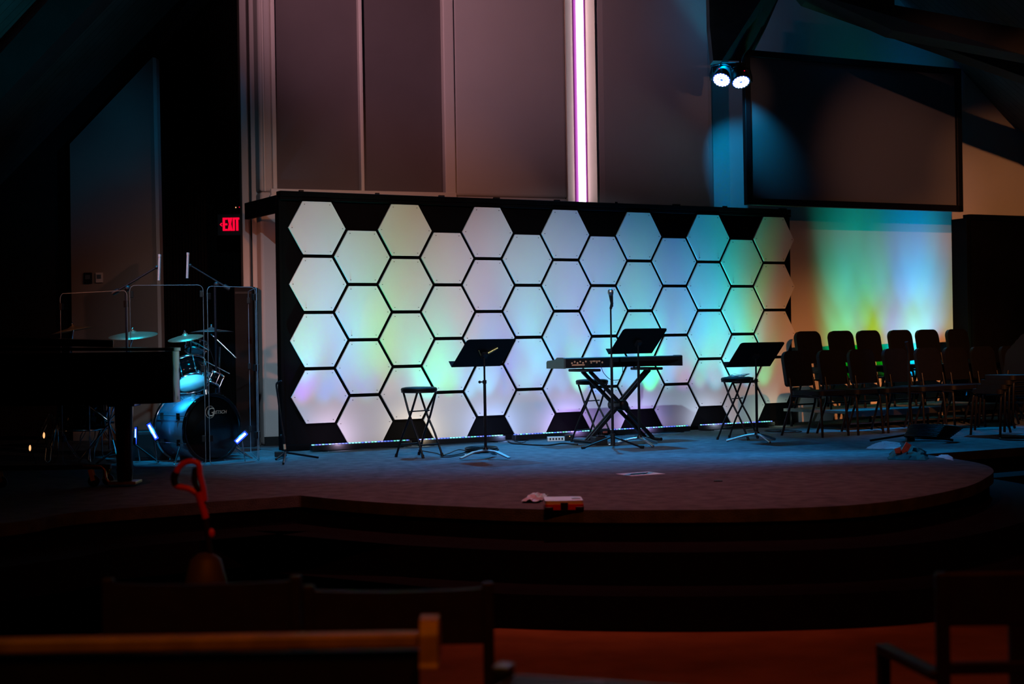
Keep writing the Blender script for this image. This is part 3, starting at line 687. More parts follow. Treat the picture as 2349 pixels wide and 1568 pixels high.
# =================================================================== MUSIC STANDS
def make_stand(label, dz, kind):
    """dz: height of the lower edge of the desk above the stage"""
    t = thing('music_stand', label, 'music stand', (0, 0, 0), 0, 'black music stands')
    if kind == 0:      # flat cast feet
        for k in range(3):
            a = math.radians((-72, 38, 178)[k]); d = Vector((math.cos(a), math.sin(a), 0)); q = Vector((-d.y, d.x, 0))
            l = MB(); w0, w1 = 0.036, 0.020
            P = [Vector((0, 0, .07)), d * .12 + Vector((0, 0, .058)), d * .25 + Vector((0, 0, .012))]
            for A, B, wa, wb in ((P[0], P[1], w0, .026), (P[1], P[2], .026, w1)):
                up = Vector((0, 0, .010))
                vs = [A - q * wa, A + q * wa, B + q * wb, B - q * wb]; vs = vs + [v + up for v in vs]
                l.add(vs, [(0, 1, 2, 3), (7, 6, 5, 4), (0, 4, 5, 1), (1, 5, 6, 2), (2, 6, 7, 3), (3, 7, 4, 0)])
            l.build('leg', 'satin', t)
    else:
        for k in range(3):
            a = math.radians((-100, 20, 140)[k]); d = Vector((math.cos(a), math.sin(a), 0))
            MB().path(smooth([Vector((0, 0, .075)), d * .1 + Vector((0, 0, .062)), d * .22 + Vector((0, 0, .030)), d * .29 + Vector((0, 0, .0115))], 4), 0.0115, 8).build('leg', 'satin', t)
    MB().tube((0, 0, .07), (0, 0, .10), 0.028, 0.020, 14).build('base_collar', 'steel', t)
    MB().tube((0, 0, .08), (0, 0, dz - .12), 0.0125, n=12).build('pole', 'steel', t)
    MB().tube((0, 0, dz - .14), (0, 0, dz + .13), 0.0085, n=12).build('inner_pole', 'steel', t)
    k_ = MB().tube((0, 0, dz - .145), (0, 0, dz - .115), 0.017, n=12); k_.tube((0, 0, dz - .13), (-.045, 0, dz - .13), 0.006, n=8); k_.ball((-.05, 0, dz - .13), 0.013, 10); k_.build('clutch_knob', 'steel', t)
    tl = math.radians(48)      # top leans towards the audience (local -y)
    H_, W_ = 0.345, 0.50
    up = Vector((0, -math.sin(tl), math.cos(tl))); nn = Vector((0, math.cos(tl), math.sin(tl)))
    o = Vector((0, H_ / 2 * math.sin(tl), dz))
    Fm = frame(o, (1, 0, 0), up, nn)
    P = [(-W_ / 2, 0), (W_ / 2, 0), (W_ / 2, H_ - .02), (W_ / 2 - .012, H_ - .004), (W_ / 2 - .03, H_), (-W_ / 2 + .03, H_), (-W_ / 2 + .012, H_ - .004), (-W_ / 2, H_ - .02)]
    d = MB().prism(P, -0.002, 0.002, Fm); d.build('desk', 'desk', t)
    l = MB(); l.add([Fm @ Vector(v) for v in ((-W_ / 2, 0, 0), (W_ / 2, 0, 0), (W_ / 2, 0.0, .065), (-W_ / 2, 0.0, .065), (-W_ / 2, .003, 0), (W_ / 2, .003, 0), (W_ / 2, 0.003, .065), (-W_ / 2, 0.003, .065))],
                 [(0, 1, 2, 3), (7, 6, 5, 4), (0, 4, 5, 1), (1, 5, 6, 2), (2, 6, 7, 3), (3, 7, 4, 0)]); l.build('desk_lip', 'steel', t)
    h_ = MB(); h_.box(Fm @ Vector((0, .16, -.018)), (0.05, 0.03, 0.06), rot(rx=tl)); h_.build('tilt_bracket', 'steel', t)
    return t, Fm
p = ony(1112, 900, 12.78)
t1, Fm = make_stand('black music stand with flat metal feet beside the left stool', 0.785, 0)
t1.location = (p.x, p.y, SZ); t1.rotation_euler = (0, 0, PS + .09)
b = MB()
for (x0, y0, x1, y1, wd_) in ((0, .135, .105, .24, .02), (-.02, .145, -.075, .21, .008)):
    b.tube(Fm @ Vector((x0, y0, -.006)), Fm @ Vector((x1, y1, -.006)), wd_ * .6, wd_ * .35, 8)
b.build('rest_bracket', 'brass', t1)
p = ony(1465.5, 900, 14.05)
t2, _ = make_stand('black music stand standing in front of the keyboard', 0.862, 1)
t2.location = (p.x, p.y, SZ); t2.rotation_euler = (0, 0, PS + .02)
p = ony(1735, 900, 14.3)
t3, _ = make_stand('black music stand beside the rightmost stool', 0.715, 1)
t3.location = (p.x, p.y, SZ); t3.rotation_euler = (0, 0, PS - .08)

# =================================================================== KEYBOARD AND STAND
KL = 1.37; kz = 0.732
kp = ony(1293, 835, 14.1); KP = Vector((kp.x, kp.y, 0)) + WD * (KL / 2)
t = thing('stage_piano', 'long black electronic keyboard on a crossed stand', 'keyboard', (KP.x, KP.y, SZ + kz), PS)
prof = [(0, 0), (0, .092), (.015, .098), (.12, .098), (.16, .072), (.30, .062), (.31, .05), (.31, .0)]
YZ = frame((-KL / 2 + .02, 0, 0), (0, 1, 0), (0, 0, 1), (1, 0, 0))
MB().prism(prof, 0, KL - .04, YZ).build('body', 'black', t, bevel=0.003)
for s in (0, 1):
    F2 = frame((-KL / 2 + (KL - .02) * s, 0, 0), (0, 1, 0), (0, 0, 1), (1, 0, 0))
    MB().prism([(-.003, -.003), (-.003, .095), (.015, .102), (.12, .102), (.16, .080), (.30, .070), (.315, .055), (.315, -.003)], 0, .02, F2).build('end_cheek', mat('teal_lit_cheek', (0.05, 0.06, 0.06), 0.5) if s == 0 else 'black', t, bevel=0.003)  # left cheek paler and greener, teal light on it put in the colour
b = MB(); b.box((0, .235, .068), (KL - .12, .13, .012)); kb_w = b.build('white_keys', 'white', t)
b = MB()
for k in range(50):
    if k % 7 not in (2, 6): b.box((-KL / 2 + .08 + k * .0242, .20, .078), (.011, .08, .012))
b.build('black_keys', 'black', kb_w)
b = MB()
for k in range(11):
    x = -KL / 2 + .09 + k * .031 + (.03 if k > 5 else 0); b.lathe([(.0001, 0), (.009, 0), (.009, .004), (.006, .006), (.0001, .006)], 10, frame((x, -.001, .048 + .012 * (k % 2)), (1, 0, 0), (0, 0, 1), (0, -1, 0)))
b.box((-KL / 2 + .16, -.002, .03), (.14, .003, .012)); b.box((-KL / 2 + .34, -.002, .062), (.10, .003, .010))
b.build('connector_panel', 'gold', t)
MB().path(smooth([(-.28, -.008, .04), (-.26, -.03, -.05), (-.18, -.05, -.12), (-.06, -.04, -.10), (-.03, -.01, .03)], 6), .003, 6).build('cord_loop', 'black', t)
t = thing('keyboard_stand', 'double-braced black crossed stand carrying the keyboard', 'stand', (KP.x, KP.y, SZ), PS)
zt = kz - .035
for s, nm in ((1, 0), (-1, 0)):
    for yy in ((.05, .095) if s == 1 else (.005, .14)):
        p0 = Vector((-.36 * s, yy + .05, .03)); p1 = Vector((.36 * s, yy + .05, zt))
        d = (p1 - p0).normalized(); ang = math.atan2(d.z, d.x)
        MB().box((p0 + p1) / 2, ((p1 - p0).length, .026, .034), rot(ry=-ang)).build('leg_tube', 'steel', t, bevel=0.004)
for s in (-1, 1):
    MB().tube((s * .36, -.08, .025), (s * .36, .36, .025), .016, n=10).build('foot_bar', 'steel', t)
    MB().box((s * .36, .15, zt + .010), (.17, .32, .026)).build('support_arm', 'black', t, bevel=0.008)
MB().lathe([(.0001, -.06), (.045, -.06), (.05, -.05), (.05, .16), (.0001, .16)], 20, frame((0, .07, (zt + .03) / 2), (1, 0, 0), (0, 0, 1), (0, 1, 0))).build('hub', 'steel', t)

# vocal mic on its straight stand
p = ony(1404, 900, 13.85)
MX, MY = p.x, p.y
t = thing('microphone_stand', 'straight black microphone stand in front of the keyboard', 'microphone stand', (MX, MY, SZ))
MB().tube((0, 0, .05), (0, 0, .78), .0125, n=12).build('pole', 'steel', t)
MB().tube((0, 0, .76), (0, 0, 1.29), .008, n=12).build('inner_pole', 'steel', t)
MB().tube((0, 0, .74), (0, 0, .82), .018, .015, 12).build('clutch', 'black', t)
for a in (-35, 85, 205):
    a = math.radians(a); l = MB().tube((0.01 * math.cos(a), .01 * math.sin(a), .10), (.30 * math.cos(a), .30 * math.sin(a), .014), .009, n=8).build('leg', 'steel', t)
    MB().tube((.29 * math.cos(a), .29 * math.sin(a), .017), (.325 * math.cos(a), .325 * math.sin(a), .0145), .0135, n=8).build('rubber_foot', 'black', l)
MB().tube((0, 0, .03), (0, 0, .13), .022, n=12).build('base_collar', 'black', t)
MB().tube((0, 0, 1.28), (.012, -.02, 1.335), .012, .014, 10).build('clip', 'black', t)
t = thing('microphone', 'silver-grilled vocal microphone on top of the straight stand', 'microphone', (MX, MY, SZ))
ax = Vector((-.10, -.25, .9)).normalized(); x_, y_, z_ = basis(ax)
F3 = frame((0.014, .005, 1.30), x_, y_, z_)
MB().lathe([(.0001, 0), (.011, 0), (.013, .03), (.019, .10), (.021, .115), (.0001, .115)], 18, F3).build('handle', 'black', t)
g = MB().lathe([(.0001, .112), (.022, .112), (.0265, .125), (.027, .14), (.024, .155), (.014, .167), (.0001, .17)], 20, F3).build('grille', 'satin', t)

# short boom stand left of the hexagon wall
p = onz(655, 1050)
t = thing('boom_stand', 'low black boom stand with a hooked rod left of the hexagon wall', 'microphone stand', (p.x, p.y, SZ))
D0 = p.y
def loc3(px, py, D=None):
    q = ony(px, py, D or D0); return q - Vector((p.x, p.y, SZ))
MB().tube(loc3(655, 1046), loc3(651, 1000), .010, n=10).build('pole', 'steel', t)
MB().path(smooth([loc3(651, 1003), loc3(644, 960), loc3(637, 905), loc3(634, 884), loc3(637, 877), loc3(646, 873)], 5), .0085, 8).build('boom', 'steel', t)
MB().tube(loc3(653.5, 1030), loc3(652.5, 1018), .0115, n=10).build('label_band', 'gold', t)
k_ = MB().ball(loc3(645, 999), .014, 10); k_.build('knob', 'black', t)
for q in ((730, 1052), (650, 1066), (633, 1056)):
    e = onz(*q) - Vector((p.x, p.y, SZ)); e.z = .012
    MB().tube((0, 0, .05), e, .0095, n=8).build('leg', 'steel', t)
MB().box((-.05, 0.02, .035), (.09, .07, .05)).build('weight', 'black', t, bevel=0.006)

# =================================================================== FLOOR ITEMS
def floor_cable(name, px, r, label, m='black', z=0.0):
    pts = [onz(x, y) + Vector((0, 0, r + z)) for x, y in px]
    o = MB().path(smooth(pts, 6), r, 6).build(name, m); tag(o, label, 'cable'); return o
floor_cable('cable', [(960, 1033), (1000, 1040), (1020, 1046), (1048, 1043), (1070, 1036), (1052, 1032), (1030, 1040), (1010, 1048), (1030, 1049), (1060, 1044), (1100, 1040)], .0045, 'thin black cable trailing from the left stool to the coil')
b = MB()
cc = onz(1105, 1036)
for k in range(7):
    pts = []
    for j in range(28):
        a = 2 * PI * j / 28; rr = .14 + .012 * ((k * 37) % 7 - 3) / 3
        pts.append((cc.x + rr * math.cos(a) + .01 * math.sin(k), cc.y + rr * math.sin(a) * 1.5, SZ + .006 + .0055 * k))
    b.path(pts, .0045, 6, True)
tag(b.build('cable_coil', 'black'), 'round coil of black cable behind the foot of the left music stand', 'cable')
floor_cable('cable', [(1166, 1014), (1176, 1018), (1200, 1020), (1230, 1022), (1262, 1022), (1290, 1018), (1325, 1021)], .008, 'thick black cable running towards the keyboard stand')
floor_cable('cable', [(1172, 1001), (1180, 1011), (1195, 1016), (1206, 1013)], .004, 'thin cable end hanging at the gap between light bars')
b = MB()
for k, (px, py, rx) in enumerate(((1790, 989, .16), (1812, 992, .12), (1775, 992, .10))):
    cc = onz(px, py)
    b.path([(cc.x + rx * math.cos(2 * PI * j / 24), cc.y + rx * 1.3 * math.sin(2 * PI * j / 24), SZ + .006 + .008 * k) for j in range(24)], .0045, 6, True)
tag(b.build('cable_coil', 'black'), 'loose loops of black cable at the foot of the leftmost front chair', 'cable')
# power strip
p = onz(1275, 1011); t = thing('power_strip', 'white power strip on the floor by the keyboard stand', 'power strip', (p.x, p.y, SZ), PS * .3)
MB().box((0, 0, .022), (.17, .05, .044)).build('housing', 'white', t, bevel=0.004)
b = MB()
for k in range(5): b.box((-.06 + k * .03, -.026, .022), (.014, .004, .02))
b.build('outlet', 'black', t)
p = onz(1305, 1010); t = thing('power_adapter', 'black power adapter plugged beside the white power strip', 'adapter', (p.x, p.y, SZ), .2)
MB().box((0, 0, .03), (.08, .07, .06)).build('housing', 'black', t, bevel=0.006)
MB().tube((.0, -.036, .045), (.0, -.040, .045), .004, n=8).build('indicator_lamp', 'amber', t)
p = onz(1374, 1020); t = thing('sustain_pedal', 'small black pedal box under the keyboard stand', 'pedal', (p.x, p.y, SZ), .3)
MB().box((0, 0, .04), (.12, .16, .08)).build('housing', 'black', t, bevel=0.008); MB().box((0, -.04, .088), (.07, .07, .015)).build('footswitch', 'steel', t, bevel=0.003)
p = onz(1385, 998); t = thing('junction_box', 'small box with an orange label between two light bars', 'box', (p.x, p.y, SZ), PS)
MB().box((0, 0, .035), (.09, .05, .07)).build('housing', 'black', t, bevel=0.005); MB().box((0, -.027, .035), (.055, .004, .022)).build('label_plate', 'gold', t)
# papers
def quad_on_floor(name, px, m, lab, cat, th=.002, seg=1):
    P = [onz(x, y) for x, y in px]
    P = [Vector((q.x, q.y, SZ + .001)) for q in P]
    return tag(MB().slab(P, (0, 0, 1), th).build(name, m), lab, cat)
sheet = quad_on_floor('paper_sheet', [(1413, 1087), (1448, 1092), (1526, 1087), (1488, 1082)], 'paper', 'flat pale sheet of paper on the middle of the stage floor', 'paper')
b = MB()
A, B_, D_ = onz(1413, 1087), onz(1448, 1092), onz(1488, 1082)
for k in range(5):
    q = A + (B_ - A) * .5 + (D_ - A) * (.18 + .14 * k); b.box((q.x, q.y, SZ + .0035), (.05, .16, .001), rot(rz=-.35))
b.build('print_block', 'satin', sheet)
b = MB(); G = [onz(x, y) for x, y in ((1196, 1154), (1236, 1154), (1259, 1141), (1220, 1137))]; n = 9; vs = []
for i in range(n):
    for j in range(n):
        s_, r_ = i / (n - 1), j / (n - 1)
        q = G[0] * (1 - s_) * (1 - r_) + G[1] * s_ * (1 - r_) + G[2] * s_ * r_ + G[3] * (1 - s_) * r_
        vs.append((q.x, q.y, SZ + .006 + random.uniform(0, .022) + .018 * math.exp(-((s_ - .4) ** 2 + (r_ - .6) ** 2) * 12)))
b.add(vs, [(i * n + j, (i + 1) * n + j, (i + 1) * n + j + 1, i * n + j + 1) for i in range(n - 1) for j in range(n - 1)])
o = b.build('plastic_bag', 'film'); sd = o.modifiers.new('solid', 'SOLIDIFY'); sd.thickness = .002
tag(o, 'crumpled clear plastic bag left of the red case on the stage edge', 'bag')
p = onz(1294, 1171); t = thing('tool_case', 'small red and white plastic case on the front edge of the stage', 'case', (p.x, p.y + .13, SZ), .02)
MB().prism(rrect(.228, .24, .02), .004, .036, None).build('body', 'red', t, bevel=0.004)
MB().prism(rrect(.224, .236, .02), .036, .058, None).build('lid', 'white', t, bevel=0.006)
MB().box((0, -.122, .028), (.044, .012, .04)).build('latch', 'black', t, bevel=0.003)
for s in (-1, 1): MB().box((s * .09, -.112, .012), (.05, .022, .022)).build('corner_guard', 'black', t, bevel=0.006)
MB().box((.075, .0, .0595), (.05, .06, .003)).build('grey_patch', 'satin', t)
for (x, y, lab) in ((1068, 1046, 'tiny white earbud tip beside the left cable coil'),):
    q = onz(x, y); o = MB().ball((0, 0, .009), .009, 10).build('foam_tip', 'white'); o.location = (q.x, q.y, SZ); tag(o, lab, 'debris')
q = onz(1647, 1104); o = MB().box((0, 0, .004), (.06, .02, .006)).build('floor_tab', 'black'); o.location = (q.x, q.y, SZ); tag(o, 'small dark tab lying on the front of the stage', 'debris')

# tall cable stand with the pile at its foot
p = onz(2088, 1010); p = Vector((p.x, p.y, 0))
t = thing('stage_stand', 'tall black stand before the front row, cable wound round its foot', 'microphone stand', (p.x, p.y, SZ))
MB().tube((0, 0, .02), (0, 0, .85), .011, n=10).build('pole', 'steel', t)
MB().tube((0, 0, .0), (0, 0, .17), .045, .016, 14).build('base_cone', 'black', t)
MB().tube((0, 0, .83), (-.03, -.03, .93), .013, .018, 10).build('clip', 'black', t)
for a in (190, -30, 80):
    a = math.radians(a); MB().tube((0, 0, .06), (.40 * math.cos(a), .40 * math.sin(a), .012), .011, n=8).build('leg', 'steel', t)
b = MB()
for k in range(9):
    cx = p.x + .09 + .012 * k; cy = p.y - .22
    pts = [(cx + (.19 + .006 * k) * math.cos(2 * PI * j / 26), cy + (.26 - .012 * k) * math.sin(2 * PI * j / 26), SZ + .012 + .012 * k + .03 * (1 + math.cos(2 * PI * j / 26 + 2.2))) for j in range(26)]
    b.path(pts, .0075, 6, True)
tag(b.build('cable_coil', 'vinyl'), 'heavy coil of glossy black cable heaped around the tall stand', 'cable')
def heap(name, px, m, lab, cat, hgt, seed, n=12):
    random.seed(seed); G = [onz(x, y) for x, y in px]; vs = []
    for i in range(n):
        for j in range(n):
            s_, r_ = i / (n - 1), j / (n - 1); e = math.sin(PI * s_) * math.sin(PI * r_)
            q = G[0] * (1 - s_) * (1 - r_) + G[1] * s_ * (1 - r_) + G[2] * s_ * r_ + G[3] * (1 - s_) * r_
            vs.append((q.x + random.uniform(-.012, .012), q.y + random.uniform(-.02, .02), SZ + .003 + hgt * (e ** .6) * random.uniform(.55, 1.1)))
    b = MB(); b.add(vs, [(i * n + j, (i + 1) * n + j, (i + 1) * n + j + 1, i * n + j + 1) for i in range(n - 1) for j in range(n - 1)], False)
    o = b.build(name, m); sd = o.modifiers.new('solid', 'SOLIDIFY'); sd.thickness = .004; return tag(o, lab, cat)
heap('cloth', [(1988, 1029), (2062, 1030), (2066, 1016), (2010, 1016)], 'cloth', 'pale crumpled cloth beside the coil of cable', 'cloth', .035, 3)
bag = heap('black_bag', [(2036, 1054), (2130, 1056), (2124, 1034), (2046, 1034)], 'vinyl', 'black bag with a pink foil tag in front of the coil', 'bag', .075, 5)
q = onz(2078, 1050); b = MB(); b.box((q.x, q.y, SZ + .075), (.05, .008, .10), rot(ry=.55)); b.box((q.x - .06, q.y, SZ + .05), (.07, .008, .05), rot(ry=1.3)); b.build('foil_tag', 'tag', bag)
heap('plastic_scraps', [(2148, 1048), (2186, 1056), (2186, 1049), (2160, 1043)], 'cloth', 'loose plastic scraps right of the black bag', 'scraps', .02, 8, 7)
q = onz(2335, 1008); random.seed(2)
b = MB().path([(q.x + .16 * math.cos(2 * PI * j / 20), q.y + .2 * math.sin(2 * PI * j / 20), SZ + .008) for j in range(20)], .007, 6, True)
tag(b.build('cable_coil', 'black'), 'small black cable coil under the stacked chairs', 'cable')

# =================================================================== TWIN STAGE LIGHTS
zl = None
for i, (px, py, tilt, az) in enumerate(((1655, 184, 52, 28), (1700, 189, 56, -8))):
    p = ony(px, py, 16.15); az_ = math.radians(az); tl = math.radians(tilt)
    t = thing('par_light', ('round glowing blue-white stage light by the wall edge, left of the pair', 'round glowing blue-white stage light next to the screen, right of the pair')[i], 'stage light', p, 0, 'pair of stage lights')
    # lamp axis: towards the audience and down
    d = Vector((-math.sin(az_) * math.cos(tl) , -math.cos(tl), -math.sin(tl))).normalized()
    x_, y_, z_ = basis(d)
    F4 = frame((0, 0, 0), x_, y_, z_)
    MB().lathe([(.0001, -.20), (.06, -.20), (.085, -.13), (.10, -.02), (.105, .0), (.098, .0), (.09, -.02), (.0001, -.02)], 28, F4).build('housing', 'black', t)
    MB().lathe([(.0001, -.012), (.094, -.012), (.094, -.006), (.0001, -.006)], 28, F4).build('lens', 'parring', t)
    b = MB(); spots_ = [(0, 0)] * 0
    for rr, nn_ in ((.028, 6), (.055, 12), (.076, 16)):
        for k in range(nn_): spots_.append((rr * math.cos(2 * PI * k / nn_ + rr * 40), rr * math.sin(2 * PI * k / nn_ + rr * 40)))
    for (a, c) in spots_: b.lathe([(.0125, -.006), (.011, .002), (.0001, .003)], 8, F4 @ Matrix.Translation((a, c, 0)))
    b.build('diode_cluster', 'parled', t)
    b = MB(); b.path([(-.115, 0, 0), (-.118, .02, .06), (-.10, .03, .15), (0, .03, .17), (.10, .03, .15), (.118, .02, .06), (.115, 0, 0)], .008, 8); b.tube((0, .03, .17), (0, .05, .26), .012, n=8); b.build('yoke', 'steel', t)
    b = MB().ball((-.03 + .06 * i, -.05, .115), .006, 8); b.build('indicator_lamp', 'redled', t)
    spot('par_beam', p + d * .03, p + d * 5, (0.01, 0.30, 1.0), 55, 50, .7, .06)
p = ony(1675, 160, 16.3)
t = thing('light_bracket', 'black bracket holding the pair of stage lights', 'bracket', p)
MB().box((0, .02, .03), (.36, .09, .09)).build('crossbar', 'black', t, bevel=0.006); MB().box((-.17, 0, .35), (.035, .035, .75)).build('drop_pole', 'black', t)
# the beam that grazes the wall below the lights
spot('par_beam', ony(1697, 196, 15.85), ony(1714, 345, 16.75), (0.0, 0.42, 1.0), 40, 56, .8, .02)
# unseen teal spot added to light the planked ceiling at the upper left

spot('roof_fill', (-2.5, 9.5, 1.8), (-4.4, 13.0, 4.6), (0.02, 0.55, 0.8), 260, 40, 1.0, .05)

# =================================================================== EXIT SIGN
DS = 16.6
sc = DS / FPX
p = ony(529, 515, DS)
t = thing('exit_sign', 'red glowing exit sign on the dark wall at the left', 'sign', p)
MB().box((0, .045, 0), (.30, .06, .24)).build('housing', 'black', t, bevel=0.006)
def sx(x): return (x - 529) * sc
def sz(y): return (515 - y) * sc
b = MB()
def bar(x0, y0, x1, y1): b.box(((sx(x0) + sx(x1)) / 2, 0, (sz(y0) + sz(y1)) / 2), (abs(sx(x1) - sx(x0)), .012, abs(sz(y1) - sz(y0))))
# E
bar(511, 499, 516, 529); bar(516, 499, 521.5, 503.5); bar(516, 512, 521.5, 516.3); bar(516, 524.5, 521.5, 529)
# X
for (xa, xb) in ((523, 532.5), (532, 523)):
    P = [(sx(xa) - .011 * (1 if xb > xa else 1), sz(499)), (sx(xa) + .011, sz(499)), (sx(xb) + .011, sz(529)), (sx(xb) - .011, sz(529))]
    P = [(sx(xa + (1.5 if xb > xa else -1.5)) - .012, sz(499)), (sx(xa + (1.5 if xb > xa else -1.5)) + .012, sz(499)), (sx(xb + (-1.5 if xb > xa else 1.5)) + .012, sz(529)), (sx(xb + (-1.5 if xb > xa else 1.5)) - .012, sz(529))]
    b.prism(P, -.006, .006, XZ)
bar(534, 499, 538.5, 529)                       # I
bar(539, 499, 549, 503.5); bar(541.6, 503.5, 546.6, 529)   # T
b.build('lettering', 'redled', t)
b = MB()
P = [(sx(504), sz(514.5)), (sx(508.5), sz(510.3)), (sx(510), sz(511.5)), (sx(507), sz(514.5)), (sx(510), sz(517.5)), (sx(508.5), sz(518.9))]
b.prism(P, -.006, .006, XZ); b.build('arrow', 'redled', t)
p = ony(541, 475.5, DS); o = MB().lathe([(.0001, 0), (.007, 0), (.006, .006), (.0001, .008)], 10, frame((0, 0, 0), (1, 0, 0), (0, 0, 1), (0, -1, 0))).build('indicator_lamp', 'amber'); o.location = p; tag(o, 'tiny amber indicator lamp above the exit sign', 'lamp')
p = ony(549, 475, DS); o = MB().lathe([(.0001, 0), (.006, 0), (.005, .006), (.0001, .008)], 10, frame((0, 0, 0), (1, 0, 0), (0, 0, 1), (0, -1, 0))).build('indicator_lamp', 'redled'); o.location = p; tag(o, 'tiny red indicator lamp above the exit sign', 'lamp')

# =================================================================== DRUM SHIELD
def shield(px0, D0_, px1, D1_, topz, label):
    a = ony(px0, 900, D0_); c = ony(px1, 900, D1_); v = Vector((c.x - a.x, c.y - a.y, 0)); L = v.length; rz = math.atan2(v.y, v.x)
    t = thing('shield_panel', label, 'acrylic panel', (a.x, a.y, SZ), rz, 'clear drum shield panels')
    P = [(x + L / 2, y + topz / 2 + .005) for (x, y) in rrect(L - .01, topz, .045, 6)]
    MB().prism(P, -.005, .005, XZ).build('pane', 'acrylic', t)
    MB().path([(x, 0, y) for (x, y) in P], .0028, 6, True).build('pane_edge', 'edge', t)
    for zz in (.18, .76, topz - .12):
        for xx in (.02, L - .02):
            MB().box((xx, 0, zz * topz / 1.5 + .05), (.028, .03, .055)).build('hinge_clip', 'black', t, bevel=0.004)
    return t
shield(478, 12.5, 590, 12.92, 1.49, 'clear acrylic panel in front of the bass drum')
shield(300, 12.32, 471, 12.48, 1.50, 'clear acrylic panel rising behind the piano lid')
shield(141, 12.85, 296, 12.36, 1.46, 'clear acrylic panel at the far left over the piano')
shield(592, 12.97, 573, 13.9, 1.49, 'clear acrylic panel turned back beside the pilaster')
# dark equipment cabinet behind the shield
a = ony(541, 900, 14.75); c = ony(583, 900, 14.75)
t = thing('equipment_case', 'tall narrow black case standing behind the shield', 'case', ((a.x + c.x) / 2, 14.9, SZ))
hh = ony(560, 657, 14.75).z - SZ
MB().box((0, 0, hh / 2), (c.x - a.x, .3, hh)).build('body', 'drape', t, bevel=0.01); MB().box((0, -.152, hh - .06), ((c.x - a.x) * .9, .01, .02)).build('handle', 'black', t)

# =================================================================== DRUM KIT
def drumlocal(name, label, cat, px, py, D, group=None):
    p = ony(px, py, D); return thing(name, label, cat, p, 0, group)
# bass drum: axis along WN-like direction
ba = Vector((math.sin(.82), -math.cos(.82), 0)); bx = Vector((math.cos(.82), math.sin(.82), 0)); bz = Vector((0, 0, 1))
pc = ony(486, 990, 12.98); BC = Vector((pc.x, pc.y, SZ + .288))
t = thing('bass_drum', 'large bass drum with a black front head behind the clear panel', 'drum', BC)
F5 = frame((0, 0, 0), bx, bz, ba)
BR = .28; BDp = .44
MB().lathe([(BR - .02, -BDp), (BR, -BDp), (BR, 0), (BR - .02, 0)], 56, F5, ring=True).build('shell', 'shell', t)
MB().lathe([(.0001, .004), (BR - .01, .004), (BR - .01, .0), (.0001, .0)], 56, F5).build('front_head', 'blackhead', t)
for z0 in (-BDp - .01, -.012):
    MB().lathe([(BR + .012, z0), (BR + .02, z0 + .005), (BR + .02, z0 + .03), (BR + .012, z0 + .035), (BR - .008, z0 + .03), (BR - .008, z0 + .005)], 56, F5, ring=True).build('hoop', 'lacquer' if z0 > -.1 else 'chrome', t)
MB().path([F5 @ Vector((BR * .95 * math.cos(a_), BR * .95 * math.sin(a_), -.22)) * 1.0 for a_ in [2 * PI * k / 40 for k in range(40)]], .002, 6, True).build('seam_ring', 'chrome', t)
lug = MB(); rods = MB()
for k in range(8):
    a_ = 2 * PI * (k + .5) / 8; c_, s_ = math.cos(a_), math.sin(a_)
    for zz in (-.10, -.34): lug.box(F5 @ Vector(((BR + .014) * c_, (BR + .014) * s_, zz)), (.03, .03, .055))
    rods.tube(F5 @ Vector(((BR + .022) * c_, (BR + .022) * s_, .02)), F5 @ Vector(((BR + .022) * c_, (BR + .022) * s_, -BDp - .01)), .0035, n=6)
lug.build('lug', 'chrome', t); rods.build('tension_rod', 'chrome', t)
for s in (-1, 1):
    sp_ = MB().tube(F5 @ Vector((s * .24, -.12, -.12)), F5 @ Vector((s * .40, -.285, .02)), .008, n=8); sp_.tube(F5 @ Vector((s * .40, -.285, .02)), F5 @ Vector((s * .405, -.292, .025)), .012, n=8)
    sp_.build('spur', 'chrome', t)
# maker's script on the head
def text_mesh(s, size, name, m, parent, Fm, shear=0.0, ext=.001):
    cu = bpy.data.curves.new(name, 'FONT'); cu.body = s; cu.size = size; cu.extrude = ext; cu.align_x = 'LEFT'; cu.shear = shear
    tmp = bpy.data.objects.new('tmp', cu); C.objects.link(tmp)
    dg = bpy.context.evaluated_depsgraph_get(); me = bpy.data.meshes.new_from_object(tmp.evaluated_get(dg))
    bpy.data.objects.remove(tmp); me.transform(Fm); me.materials.clear(); me.materials.append(M[m])
    o = bpy.data.objects.new(name, me); C.objects.link(o); o.parent = parent; return o
LG = F5 @ Matrix.Translation((-.055, .105, .0065))
text_mesh('G', .105, 'logo_initial', 'gold', t, LG, .15)
text_mesh('RETSCH', .040, 'logo_lettering', 'gold', t, LG @ Matrix.Translation((.062, .018, 0)), .3)
MB().path([LG @ Vector((.035 + .047 * math.cos(a_), .036 + .052 * math.sin(a_), 0)) for a_ in [2 * PI * k / 30 for k in range(30)]], .0022, 6, True).build('logo_ring', 'gold', t)

